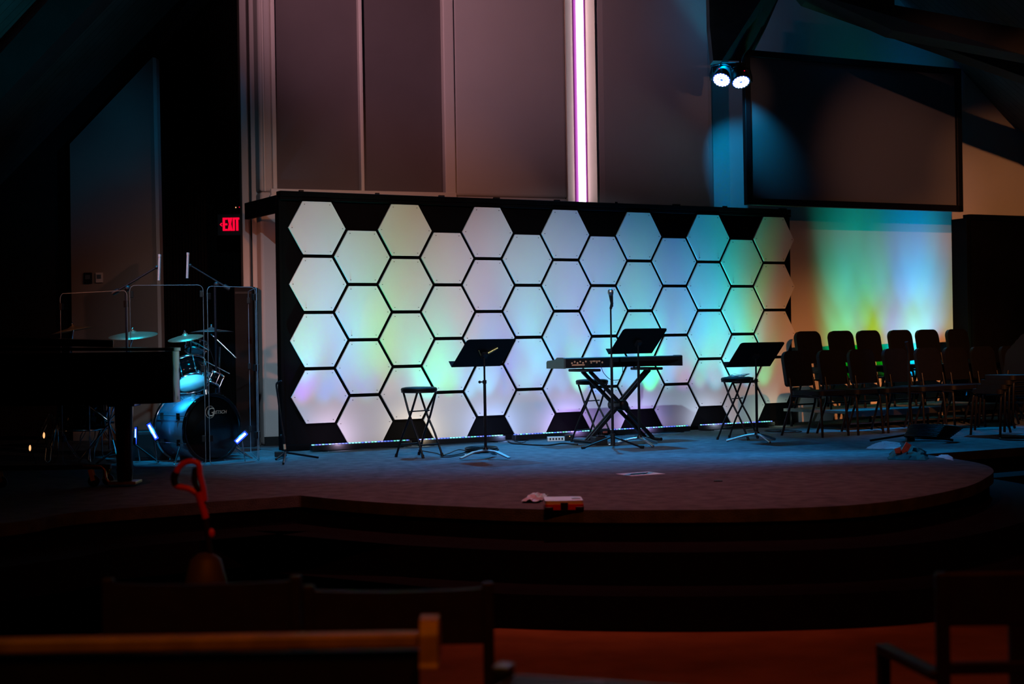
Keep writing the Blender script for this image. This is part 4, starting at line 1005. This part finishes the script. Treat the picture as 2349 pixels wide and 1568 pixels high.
def tom(label, px, py, D, R_, H_, ax, group='rack toms'):
    """px,py: centre of the bottom head"""
    p = ony(px, py, D); t = thing('tom_drum', label, 'drum', p, 0, group)
    x_, y_, z_ = basis(ax); F6 = frame((0, 0, 0), x_, y_, z_)
    MB().lathe([(R_ - .012, 0), (R_, 0), (R_, H_), (R_ - .012, H_)], 40, F6, ring=True).build('shell', 'lacquer', t)
    MB().lathe([(.0001, .002), (R_ - .004, .002), (R_ - .004, .006), (.0001, .006)], 40, F6).build('bottom_head', 'head', t)
    MB().lathe([(.0001, H_ - .006), (R_ - .004, H_ - .006), (R_ - .004, H_ - .002), (.0001, H_ - .002)], 40, F6).build('top_head', 'head', t)
    for z0 in (-.008, H_ - .016): MB().lathe([(R_ + .004, z0), (R_ + .012, z0 + .002), (R_ + .010, z0 + .022), (R_ + .002, z0 + .024), (R_ - .006, z0 + .012)], 40, F6, ring=True).build('rim', 'chrome', t)
    lug = MB()
    for k in range(8):
        a_ = 2 * PI * k / 8; q0 = F6 @ Vector(((R_ + .012) * math.cos(a_), (R_ + .012) * math.sin(a_), .002)); q1 = F6 @ Vector(((R_ + .012) * math.cos(a_), (R_ + .012) * math.sin(a_), H_ - .002))
        lug.tube(q0, q1, .0035, n=6); m_ = (q0 + q1) / 2; lug.ball(m_ + (q0 - q1) * .22, .011, 8); lug.ball(m_ + (q1 - q0) * .22, .011, 8)
    lug.build('lug', 'chrome', t)
    return t
axt = Vector((-.32, .56, .76))
tom('tilted rack tom above the bass drum, bottom head glowing cyan', 441, 879, 13.25, .150, .20, Vector((-.28, .50, .82)))
tom('rack tom half hidden behind the end of the piano', 384, 876, 13.45, .150, .20, Vector((-.20, .55, .80)))
tom('small dark tom above the rack toms under the cymbal', 447, 806, 13.75, .085, .10, Vector((.1, .4, .9)))
# tom mount on the bass drum
p = ony(452, 905, 13.25)
t = thing('tom_mount', 'chrome tom mount post standing on the bass drum', 'mount', p)
def rel(px, py, D): return ony(px, py, D) - p
MB().tube(rel(474, 914, 13.1), rel(472, 893, 13.1), .035, .014, 14).build('flange', 'chrome', t)
MB().tube(rel(472, 897, 13.1), rel(471, 838, 13.1), .013, n=12).build('post', 'chrome', t)
b = MB()
for (x, y) in ((455, 852), (463, 847), (471, 850), (478, 845), (486, 850), (466, 858), (480, 857)): b.ball(rel(x, y, 13.12), .015, 8)
b.build('clamp', 'chrome', t)
MB().tube(rel(470, 850, 13.12), rel(425, 858, 13.3), .008, n=8).build('tom_arm', 'chrome', t)
# snare / side drum at right of toms, small fittings
t = None
p = ony(489, 868, 13.35)
t = thing('side_drum', 'small side drum with chrome lugs right of the toms', 'drum', p)
F7 = frame((0, 0, 0), *basis(Vector((.35, .3, .88))))
MB().lathe([(.0001, -.05), (.075, -.05), (.075, .05), (.0001, .05)], 30, F7).build('shell', 'lacquer', t)
for z0 in (-.055, .04): MB().lathe([(.076, z0), (.084, z0 + .002), (.084, z0 + .014), (.076, z0 + .016)], 30, F7, ring=True).build('rim', 'chrome', t)
b = MB()
for k in range(8): b.tube(F7 @ Vector((.084 * math.cos(k * PI / 4), .084 * math.sin(k * PI / 4), -.055)), F7 @ Vector((.084 * math.cos(k * PI / 4), .084 * math.sin(k * PI / 4), .055)), .006, n=6)
b.build('lug', 'chrome', t)

# cymbals and their stands
def cymbal(label, px, py, D, R_, ax, m='cymbal'):
    p = ony(px, py, D); t = thing('cymbal', label, 'cymbal', p, 0, 'cymbals of the drum kit')
    F8 = frame((0, 0, 0), *basis(Vector(ax)))
    MB().lathe([(.008, .022), (.02, .021), (R_ * .18, .010), (R_ * .24, .004), (R_ * .6, -.006), (R_, -.022), (R_, -.0235), (R_ * .6, -.008), (R_ * .24, .001), (.02, .018), (.008, .019)], 48, F8).build('plate', m, t)
    nt_ = MB().lathe([(.0001, .02), (.010, .02), (.013, .035), (.008, .05), (.0001, .052)], 14, F8); nt_.build('wing_nut', 'chrome', t)
    return t
cymbal('wide ride cymbal lit cyan above the piano lid', 305, 764, 13.4, .215, (-.03, -.17, 1))
cymbal('small crash cymbal lit cyan above the toms', 425, 770, 13.4, .158, (-.10, -.20, 1))
cymbal('dim thin cymbal behind the shield seam', 485, 756, 13.8, .20, (-.01, .02, 1), 'darkcymbal')
cymbal('dim tilted hi-hat cymbal at the far left above the piano', 168, 752, 13.3, .19, (-.16, -.03, 1))
def kitstand(label, topxy, botxy, D, legs=True, arm=None):
    a = ony(*topxy, D); base = ony(*botxy, D); base = Vector((base.x, base.y, SZ))
    t = thing('cymbal_stand', label, 'stand', base, 0, 'chrome stands of the drum kit')
    hh = a.z - SZ
    off = Vector((a.x - base.x, 0, hh))
    MB().tube((0, 0, .10), off * .55 + Vector((0, 0, .02)), .013, n=10).build('lower_tube', 'chrome', t)
    MB().tube(off * .53, off, .009, n=10).build('upper_tube', 'chrome', t)
    MB().tube(off * .52, off * .58, .019, n=10).build('clamp', 'black', t)
    for k in range(3):
        ang = math.radians(-80 + 120 * k); d = Vector((math.cos(ang), math.sin(ang), 0)); q = Vector((-d.y, d.x, 0)) * .022
        b = MB()
        for s in (-1, 1):
            b.path([Vector((0, 0, .42)) + d * .015 + q * s * .3, Vector((0, 0, .34)) + d * .05 + q * s, Vector((0, 0, .22)) + d * .12 + q * s, Vector((0, 0, .17)) + d * .145 + q * s * .15, Vector((0, 0, .13)) + d * .165 + q * s, Vector((0, 0, .03)) + d * .235 + q * s, Vector((0, 0, .012)) + d * .26], .0045, 6)
        b.build('leg', 'chrome', t)
    if arm:
        for (x0, y0, x1, y1, r_) in arm:
            MB().tube(ony(x0, y0, D) - base, ony(x1, y1, D) - base, r_, n=8).build('boom_arm', 'chrome', t)
    return t
kitstand('chrome cymbal stand with a long slanting boom right of the toms', (504, 795), (500, 1040), 13.7, arm=((484, 765, 542, 821, .008),))
kitstand('chrome cymbal stand just left of the boom stand, thin crossed arm', (496, 845), (493, 1042), 13.6, arm=((466, 825, 527, 857, .006),))
kitstand('chrome stand rising through the toms to the small cymbal', (437, 775), (440, 1040), 13.6, arm=((430, 776, 452, 790, .009), (448, 785, 480, 803, .007)))
kitstand('chrome cymbal stand seen under the piano near its leg', (306, 770), (216, 1062), 13.3, arm=((236, 968, 262, 968, .012),))
kitstand('chrome hi-hat stand seen under the far left of the piano', (168, 755), (118, 1062), 13.25)
floorp = ony(470, 800, 13.6)
o = MB().path(smooth([ony(461, 792, 13.5), ony(466, 784, 13.5), ony(475, 787, 13.5), ony(485, 810, 13.5), ony(493, 838, 13.5)], 6), .004, 6).build('cable', 'vinyl'); tag(o, 'thin cable arching above the toms', 'cable')
# snare on a stand under the piano
p = ony(250, 945, 13.0); t = thing('snare_drum', 'snare drum on a chrome stand hidden behind the piano', 'drum', (p.x, p.y, SZ), 0)
F9 = Matrix.Translation((0, 0, .55)); MB().lathe([(.0001, 0), (.178, 0), (.178, .13), (.0001, .13)], 36, F9).build('shell', 'lacquer', t)
for z0 in (-.008, .12): MB().lathe([(.18, z0), (.19, z0 + .002), (.19, z0 + .016), (.18, z0 + .018)], 36, F9, ring=True).build('rim', 'chrome', t)
MB().tube((0, 0, .12), (0, 0, .54), .012, n=10).build('stand_tube', 'chrome', t)
for k in range(3):
    ang = math.radians(-60 + 120 * k); d = Vector((math.cos(ang), math.sin(ang), 0)); MB().tube(Vector((0, 0, .34)), d * .27 + Vector((0, 0, .012)), .008, n=8).build('leg', 'chrome', t)
    MB().path([Vector((0, 0, .36)), d * .17 + Vector((0, 0, .50)), d * .185 + Vector((0, 0, .56))], .007, 8).build('basket_arm', 'chrome', t)
p = ony(190, 945, 12.9)
t = thing('floor_tom', 'floor tom with chrome legs behind the piano', 'drum', (p.x - .1, p.y + .35, SZ), 0)
F9 = Matrix.Translation((0, 0, .28)); MB().lathe([(.0001, 0), (.20, 0), (.20, .36), (.0001, .36)], 36, F9).build('shell', 'lacquer', t)
for z0 in (-.008, .35): MB().lathe([(.202, z0), (.212, z0 + .002), (.212, z0 + .016), (.202, z0 + .018)], 36, F9, ring=True).build('rim', 'chrome', t)
for k in range(3):
    ang = math.radians(-60 + 120 * k); d = Vector((math.cos(ang), math.sin(ang), 0)); MB().path([d * .222 + Vector((0, 0, .5)), d * .222 + Vector((0, 0, .06)), d * .245 + Vector((0, 0, .006))], .006, 8).build('leg', 'chrome', t)
# little clamp lights around the kit, lit from the lamps themselves
for i, (px, py, D, ang, tgt, lab, ln) in enumerate(((350, 989, 12.75, -62, (385, 930), 'small blue lamp left of the bass drum', .17), (553, 1003, 12.8, 42, (500, 860), 'small blue lamp right of the bass drum', .14), (311, 1000, 13.0, 88, (330, 1040), 'slim blue lamp right of the piano leg', .17))):
    p = ony(px, py, D); t = thing('clamp_light', lab + ', glowing', 'lamp', p, 0, 'blue lamps around the drums')
    d = Vector((math.cos(math.radians(ang)), 0, math.sin(math.radians(ang)))); 
    w = (.032, .038, .016)[i]
    Rm = rot(ry=-math.radians(ang))
    MB().box((0, .02, 0), (ln, .035, w * 1.5)).build('housing', 'black', t, bevel=0.006).rotation_euler = (0, -math.radians(ang), 0)
    MB().box((0, 0, 0), (ln * .9, .012, w * 1.15)).build('lens_rim', 'ring', t, bevel=0.004).rotation_euler = (0, -math.radians(ang), 0)
    MB().box((0, -.006, 0), (ln * .75, .012, w * .55)).build('lens', 'blueled', t, bevel=0.004).rotation_euler = (0, -math.radians(ang), 0)
    q = onz(px, 1050); MB().tube((0, .03, -.02), (0.02, .06, -p.z + SZ + .004), .006, n=8).build('stem', 'chrome', t)
    spot('lamp_beam', p + Vector((0, -.02, 0)), ony(tgt[0], tgt[1], 13.3), (0.03, 0.45, 1.0), (9, 9, 2)[i], 100, 1.0, .03)
spot('lamp_beam', ony(405, 935, 12.75), ony(440, 872, 13.3), (0.05, 0.55, 1.0), 30, 80, 1.0, .03)
for (px, py, lab) in ((101, 998, 'orange reflector with an emissive glint under the far left of the piano'), (69, 1027, 'small amber reflector with an emissive glint at the left edge of the stage')):
    p = ony(px, py, 13.0); t = thing('reflector', lab, 'reflector', p)
    MB().lathe([(.0001, 0), (.022, .0), (.020, .008), (.0001, .012)], 16, frame((0, 0, 0), (.35, .2, .1), (0, 0, 1.2), (0, -1, 0))).build('lens', 'amber', t)  # glint on the reflector made as emission in its lens
    MB().tube((0, .012, 0), (.04, .03, -p.z + SZ + .003), .004, n=6).build('stem', 'steel', t)
# black amplifier low between the piano leg and the bass drum
p = onz(345, 1062); t = thing('monitor_speaker', 'low black monitor speaker between the piano leg and the bass drum', 'speaker', (p.x - .10, p.y + .42, SZ), .2)
MB().box((0, 0, .13), (.30, .26, .26)).build('cabinet', 'black', t, bevel=0.012); MB().box((0, -.132, .13), (.26, .01, .20)).build('grille', 'drape', t)

# overhead pencil mics on booms
def overhead(label, mlab, mpx, stand_px, jy, tail, D, m):
    a = ony(stand_px, 900, D); t = thing('boom_microphone_stand', label, 'microphone stand', (a.x, a.y, SZ), 0, 'tall boom stands over the drums')
    o_ = Vector((a.x, a.y, SZ)); jt = ony(stand_px, jy, D) - o_
    MB().tube((0, 0, .1), (0, 0, jt.z), .011, n=10).build('pole', 'steel', t)
    tl = ony(tail[0], tail[1], D) - o_; hd = ony(mpx[0] + (-6 if tail[0] < mpx[0] else 6), (mpx[1] + mpx[2]) / 2, D) - o_
    MB().tube(tl, hd, .009, .008, 10).build('boom', 'steel', t)
    MB().ball(jt, .028, 12).build('pivot', 'black', t)
    MB().tube(tl, tl + (tl - hd).normalized() * .06, .02, n=12).build('counterweight', 'black', t)
    for k in range(3):
        ang = math.radians(100 + 120 * k); MB().tube((0, 0, .2), (.3 * math.cos(ang), .3 * math.sin(ang), .01), .009, n=8).build('leg', 'steel', t)
    MB().ball(hd, .017, 10).build('clip', 'black', t)
    p0, p1 = ony(mpx[0] - 1, mpx[2], D), ony(mpx[0] + .8, mpx[1], D)
    mt = thing('condenser_microphone', mlab, 'microphone', p0, 0, 'slim microphones above the drums')
    v = p1 - p0
    MB().tube((0, 0, 0), v * .90, .0125, n=14).build('body', m, mt); MB().tube(v * .9, v, .0145, n=14).build('capsule', 'mic', mt)
overhead('tall black boom stand rising behind the piano lid', 'slim white microphone on the left boom, lit blue', (365.5, 583, 643), 293, 661, (272, 665), 13.0, 'mic')
overhead('tall black boom stand behind the shield seam', 'slim microphone on the right boom, lit orange', (430.5, 579, 638), 497, 652, (514, 655), 13.6, 'mic')
spot('mic_light', (-1.0, 10.2, CAMZ + 2.6), ony(431, 608, 13.6), (1.0, 0.42, 0.16), 16, 6, .8, .03)

# =================================================================== GRAND PIANO AND DOLLY
pl = onz(287, 1114)
PT = Vector((pl.x, pl.y, SZ))
t = thing('grand_piano', 'black grand piano at the left end of the stage', 'piano', PT)
# outline in local coordinates; tail towards +x, keyboard towards -x
out = [(.40, -.02), (.385, -.16), (.30, -.27), (.12, -.33), (-.35, -.36), (-1.5, -.38), (-1.62, -.36), (-1.62, 1.06), (-1.4, 1.08), (-1.0, 1.05), (-.72, .92), (-.50, .68), (-.28, .50), (.0, .42), (.22, .36), (.34, .22), (.39, .08)]
out = [(p_.x, p_.y) for p_ in smooth([Vector((x, y, 0)) for x, y in out], 5, True)]
MB().prism(out, .60, .965, None, True).build('case', 'lacquer', t)
big = [(x * 1.012 + .006, y * 1.012 - .002) for x, y in out]
lid = MB().prism(big, 0, .022, Matrix.Translation((0, 0, .975)) @ rot(ry=math.radians(1.0)).to_4x4(), True).build('lid', 'lacquer', t)
flap = [(x, y) for x, y in out if x < .3]
top_ = [(.02, -.33), (-.35, -.36), (-1.5, -.38), (-1.6, .9), (-.7, .9), (-.2, .4)]
MB().prism(top_, 0, .05, Matrix.Translation((0, 0, 1.0)) @ rot(ry=math.radians(2.2)).to_4x4()).build('folded_lid_flap', 'lacquer', t, bevel=0.02)
for (lx, ly) in ((0, 0), (-1.35, -.15), (-1.35, .85)):
    l = MB().tube((lx, ly, .12), (lx, ly, .62), .058, .07, 8).build('leg', 'lacquer', t)
    MB().box((lx, ly, .60), (.2, .2, .05)).build('leg_block', 'lacquer', l, bevel=0.01)
    MB().tube((lx, ly, .0401), (lx, ly, .125), .052, .06, 10).build('ferrule', 'black', l)
MB().box((-1.72, .34, .68), (.22, 1.3, .10)).build('keybed', 'lacquer', t, bevel=0.01)
t = thing('piano_dolly', 'brass-coloured piano dolly with yellow wheel forks under the piano leg', 'dolly', PT)
MB().box((0, 0, .028), (.20, .20, .02)).build('leg_plate', 'brass', t, bevel=0.004)
MB().box((-.58, .02, .14), (.95, .05, .035)).build('crossbar', 'darkwood', t, bevel=0.004)
MB().path([(-.10, 0, .03), (-.125, 0, .035), (-.14, 0, .06), (-.145, 0, .12), (-.17, 0, .145), (-.3, 0, .15)], .012, 8).build('gooseneck', 'brass', t)
for (cx, cy, ang) in ((-.23, -.02, .25), (-.15, .07, -.3), (-.9, 0, .2)):
    b = MB()
    for s in (-1, 1): b.box((cx, cy + s * .022, .085), (.032, .006, .085), rot(ry=-ang))
    f_ = b.build('wheel_fork', 'yellow', t, bevel=0.002)
    MB().lathe([(.0001, -.014), (.04, -.014), (.042, 0), (.04, .014), (.0001, .014)], 24, frame((cx + .01, cy, .042), (1, 0, 0), (0, 0, 1), (0, 1, 0))).build('wheel', 'black', t)

# =================================================================== FOREGROUND: PEW, CHAIRS, VACUUM, TABLE
# front pew with rail and post top in paler wood for the light on them
Dp = 3.55
a = ony(-30, 1442, Dp); c = ony(962, 1478, Dp)
ang = 0
t = thing('front_pew', 'nearest pew with a lit brown top rail and rounded end post', 'pew', ((a.x + c.x) / 2, Dp, 0), 0)
L = c.x - a.x + .9; zt_ = (a.z + c.z) / 2 + .002
tx = -.45
MB().box((tx, 0, zt_ - .016), (L, .052, .034)).build('top_rail', 'wood', t, bevel=0.008)
MB().box((tx, .0, zt_ - .34), (L, .02, .60)).build('back_panel', 'darkwood', t)
MB().box((tx, -.22, .42), (L, .42, .03)).build('seat', 'darkwood', t, bevel=0.006)
pe = ony(971, 1415, Dp); xe = pe.x - (a.x + c.x) / 2
h_ = pe.z
P = [(-.085, h_ - .105), (.09, h_ - .105), (.10, h_ - .10), (.085, h_ - .03), (.04, h_), (-.03, h_), (-.06, h_ - .03), (-.07, h_ - .10)]
F10 = frame((xe - .018 + .012, -.0, 0), (0, 1, 0), (0, 0, 1), (1, 0, 0))
MB().prism(P, 0, .042, F10).build('end_post', 'wood', t, bevel=0.012)  # post cut where its light ends; dark wood below paints the shade
MB().box((xe, -.26, .33), (.036, .4, .66)).build('end_panel', 'darkwood', t, bevel=0.008)
# wooden chairs in the row in front
def wood_chair(label, x0, x1, topy, D, group='dark wooden chairs in the second row', panel_bot=1478):
    a = ony(x0, topy, D); c = ony(x1, topy, D); w = c.x - a.x; zt = (a.z + c.z) / 2
    t = thing('wooden_chair', label, 'chair', ((a.x + c.x) / 2, D, 0), 0, group)
    zb_ = ony((x0 + x1) / 2, panel_bot, D).z
    P = [(-w / 2, zb_), (w / 2, zb_), (w / 2, zt + .012)] + [(w / 2 * math.cos(PI * k / 10) , zt - .012 * math.sin(PI * k / 10)) for k in range(1, 10)] + [(-w / 2, zt + .012)]
    MB().prism(P, -.012, .012, XZ).build('backrest', 'darkwood', t, bevel=0.008)
    for s in (-1, 1):
        MB().box((s * (w / 2 - .015), 0, (zt + .01) / 2), (.032, .035, zt + .01)).build('leg', 'darkwood', t, bevel=0.006)
        MB().box((s * (w / 2 - .02), .40, .215), (.034, .034, .43)).build('leg', 'darkwood', t, bevel=0.006)
    MB().box((0, .2, .44), (w - .02, .42, .04)).build('seat', 'darkwood', t, bevel=0.01)
    MB().box((0, .2, .2), (w - .06, .02, .03)).build('stretcher', 'darkwood', t)
    return t
wood_chair('dark wooden chair behind the pew, its right leg beside the bare floor', 696, 1131, 1346, 4.3)
wood_chair('dark wooden chair behind the pew, in front of the red-handled vacuum', 236, 690, 1330, 4.3)
# armchair at the lower right
D0 = 4.15
def q3(px, py, D): return ony(px, py, D)
A = q3(2160, 1312, D0)
t = thing('armchair', 'dark wooden armchair at the lower right, partly out of frame', 'chair', (A.x, A.y, 0))
o_ = Vector((A.x, A.y, 0))
B2 = q3(2500, 1318, D0)
Lw = B2.x - A.x
zt = A.z
MB().box((Lw / 2, 0, zt - .075), (Lw, .022, .15)).build('top_panel', 'darkwood', t, bevel=0.01)
MB().box((Lw / 2, 0, zt - .265), (Lw, .022, .035)).build('lower_rail', 'darkwood', t, bevel=0.006)
for x in (0, Lw): MB().box((x, 0, zt / 2), (.036, .036, zt)).build('leg', 'darkwood', t, bevel=0.008)
MB().box((Lw * .62, 0.001, zt - .35), (.14, .018, .42)).build('splat', 'darkwood', t)
MB().box((Lw / 2, .24, .43), (Lw, .46, .04)).build('seat', 'darkwood', t, bevel=0.01)
fp = q3(2026, 1494, 4.52) - o_; rp = q3(2150, 1540, D0) - o_
for (dx, nm) in ((0, 'armrest'), (Lw, 'armrest')):
    f2 = Vector((fp.x + (dx * 1.3), fp.y, fp.z)); r2 = Vector((rp.x + dx, rp.y, rp.z))
    d = f2 - r2; mid = (f2 + r2) / 2; az = math.atan2(d.y, d.x)
    MB().box(mid, (d.length + .02, .045, .028), rot(rz=az)).build('armrest', 'darkwood', t, bevel=0.008)
    MB().box((f2.x, f2.y, f2.z / 2), (.038, .038, f2.z)).build('leg', 'darkwood', t, bevel=0.006)
# trimmed side table at the bottom edge
Dt = 3.35
cA = ony(1186, 1548, Dt); cB = ony(1425, 1571, Dt - .02)
tz = cA.z
t = thing('side_table', 'small dark table with light metal edging at the bottom of the view', 'table', (cA.x, cA.y, 0), -0.36)
W2, D2 = .62, .40
MB().box((W2 / 2, -D2 / 2, tz - .012), (W2, D2, .022)).build('tabletop', 'darkwood', t, bevel=0.003)
MB().box((W2 / 2, 0.002, tz - .004), (W2, .006, .008)).build('edge_strip', 'satin', t)
MB().box((-.002, -D2 / 2, tz - .004), (.006, D2, .008)).build('edge_strip', 'satin', t)
MB().box((.12, -.09, tz + .001), (.006, .22, .006), rot(rz=-.9)).build('inlay_strip', 'satin', t)
for (x, y) in ((.03, -.03), (W2 - .03, -.03), (.03, -D2 + .03), (W2 - .03, -D2 + .03)): MB().box((x, y, tz / 2 - .012), (.03, .03, tz - .024)).build('leg', 'darkwood', t)
P = [ony(1150, 1531, Dt) , ony(1178, 1531, Dt)]
bx_ = P[0].x - cA.x; bz_ = P[0].z
MB().box((bx_ + .004, .0, tz - .03), (.035, .05, .09)).build('corner_clip', 'black', t, bevel=0.006)
MB().box((bx_ + .004, .0, tz + .018), (.036, .05, .008)).build('clip_cap', 'satin', t, bevel=0.002)
# upright vacuum with the red looped handle
Dv = 6.0
gx = ony(480, 1300, Dv)
t = thing('upright_vacuum', 'upright vacuum cleaner with a red looped handle before the stage steps', 'vacuum cleaner', (gx.x, gx.y, 0))
def v3(px, py, dd=0.0): return ony(px, py, Dv + dd) - Vector((gx.x, gx.y, 0))
MB().path(smooth([v3(452, 1131), v3(432, 1120), v3(404, 1113), v3(402, 1094), v3(412, 1070), v3(434, 1058), v3(455, 1064), v3(459, 1090), v3(466, 1118), v3(470, 1148)], 6), .012, 10).build('grip_loop', 'red', t)
MB().path(smooth([v3(404, 1112), v3(400, 1096), v3(404, 1082)], 5), .0155, 10).build('grip_pad', 'black', t, label='black rubber grip pad')
MB().path(smooth([v3(448, 1072), v3(446, 1100), v3(452, 1118), v3(458, 1142)], 5), .012, 10).build('trigger', 'black', t)
MB().tube(v3(456, 1128), v3(472, 1188), .019, .014, 12).build('neck', 'red', t)
MB().tube(v3(466, 1150), v3(483, 1275), .0125, n=12).build('shaft', 'darkwood', t)
MB().ball(v3(485, 1222), .014, 10, (1, 1, 1.4)).build('cord_hook', 'red', t)
gb = v3(472, 1300)
MB().lathe([(.0001, -.40), (.12, -.40), (.13, -.30), (.115, -.05), (.085, .03), (.04, .055), (.0001, .06)], 24, Matrix.Translation((gb.x + .0, .0, gb.z)) @ Matrix.Diagonal((.72, .72, 1, 1))).build('body', 'dull', t)
MB().box((gb.x, -.05, .10), (.30, .28, .16)).build('floor_head', 'black', t, bevel=0.03)
MB().tube((gb.x, 0, .15), (gb.x, 0, gb.z - .36), .05, n=12).build('lower_body', 'black', t)
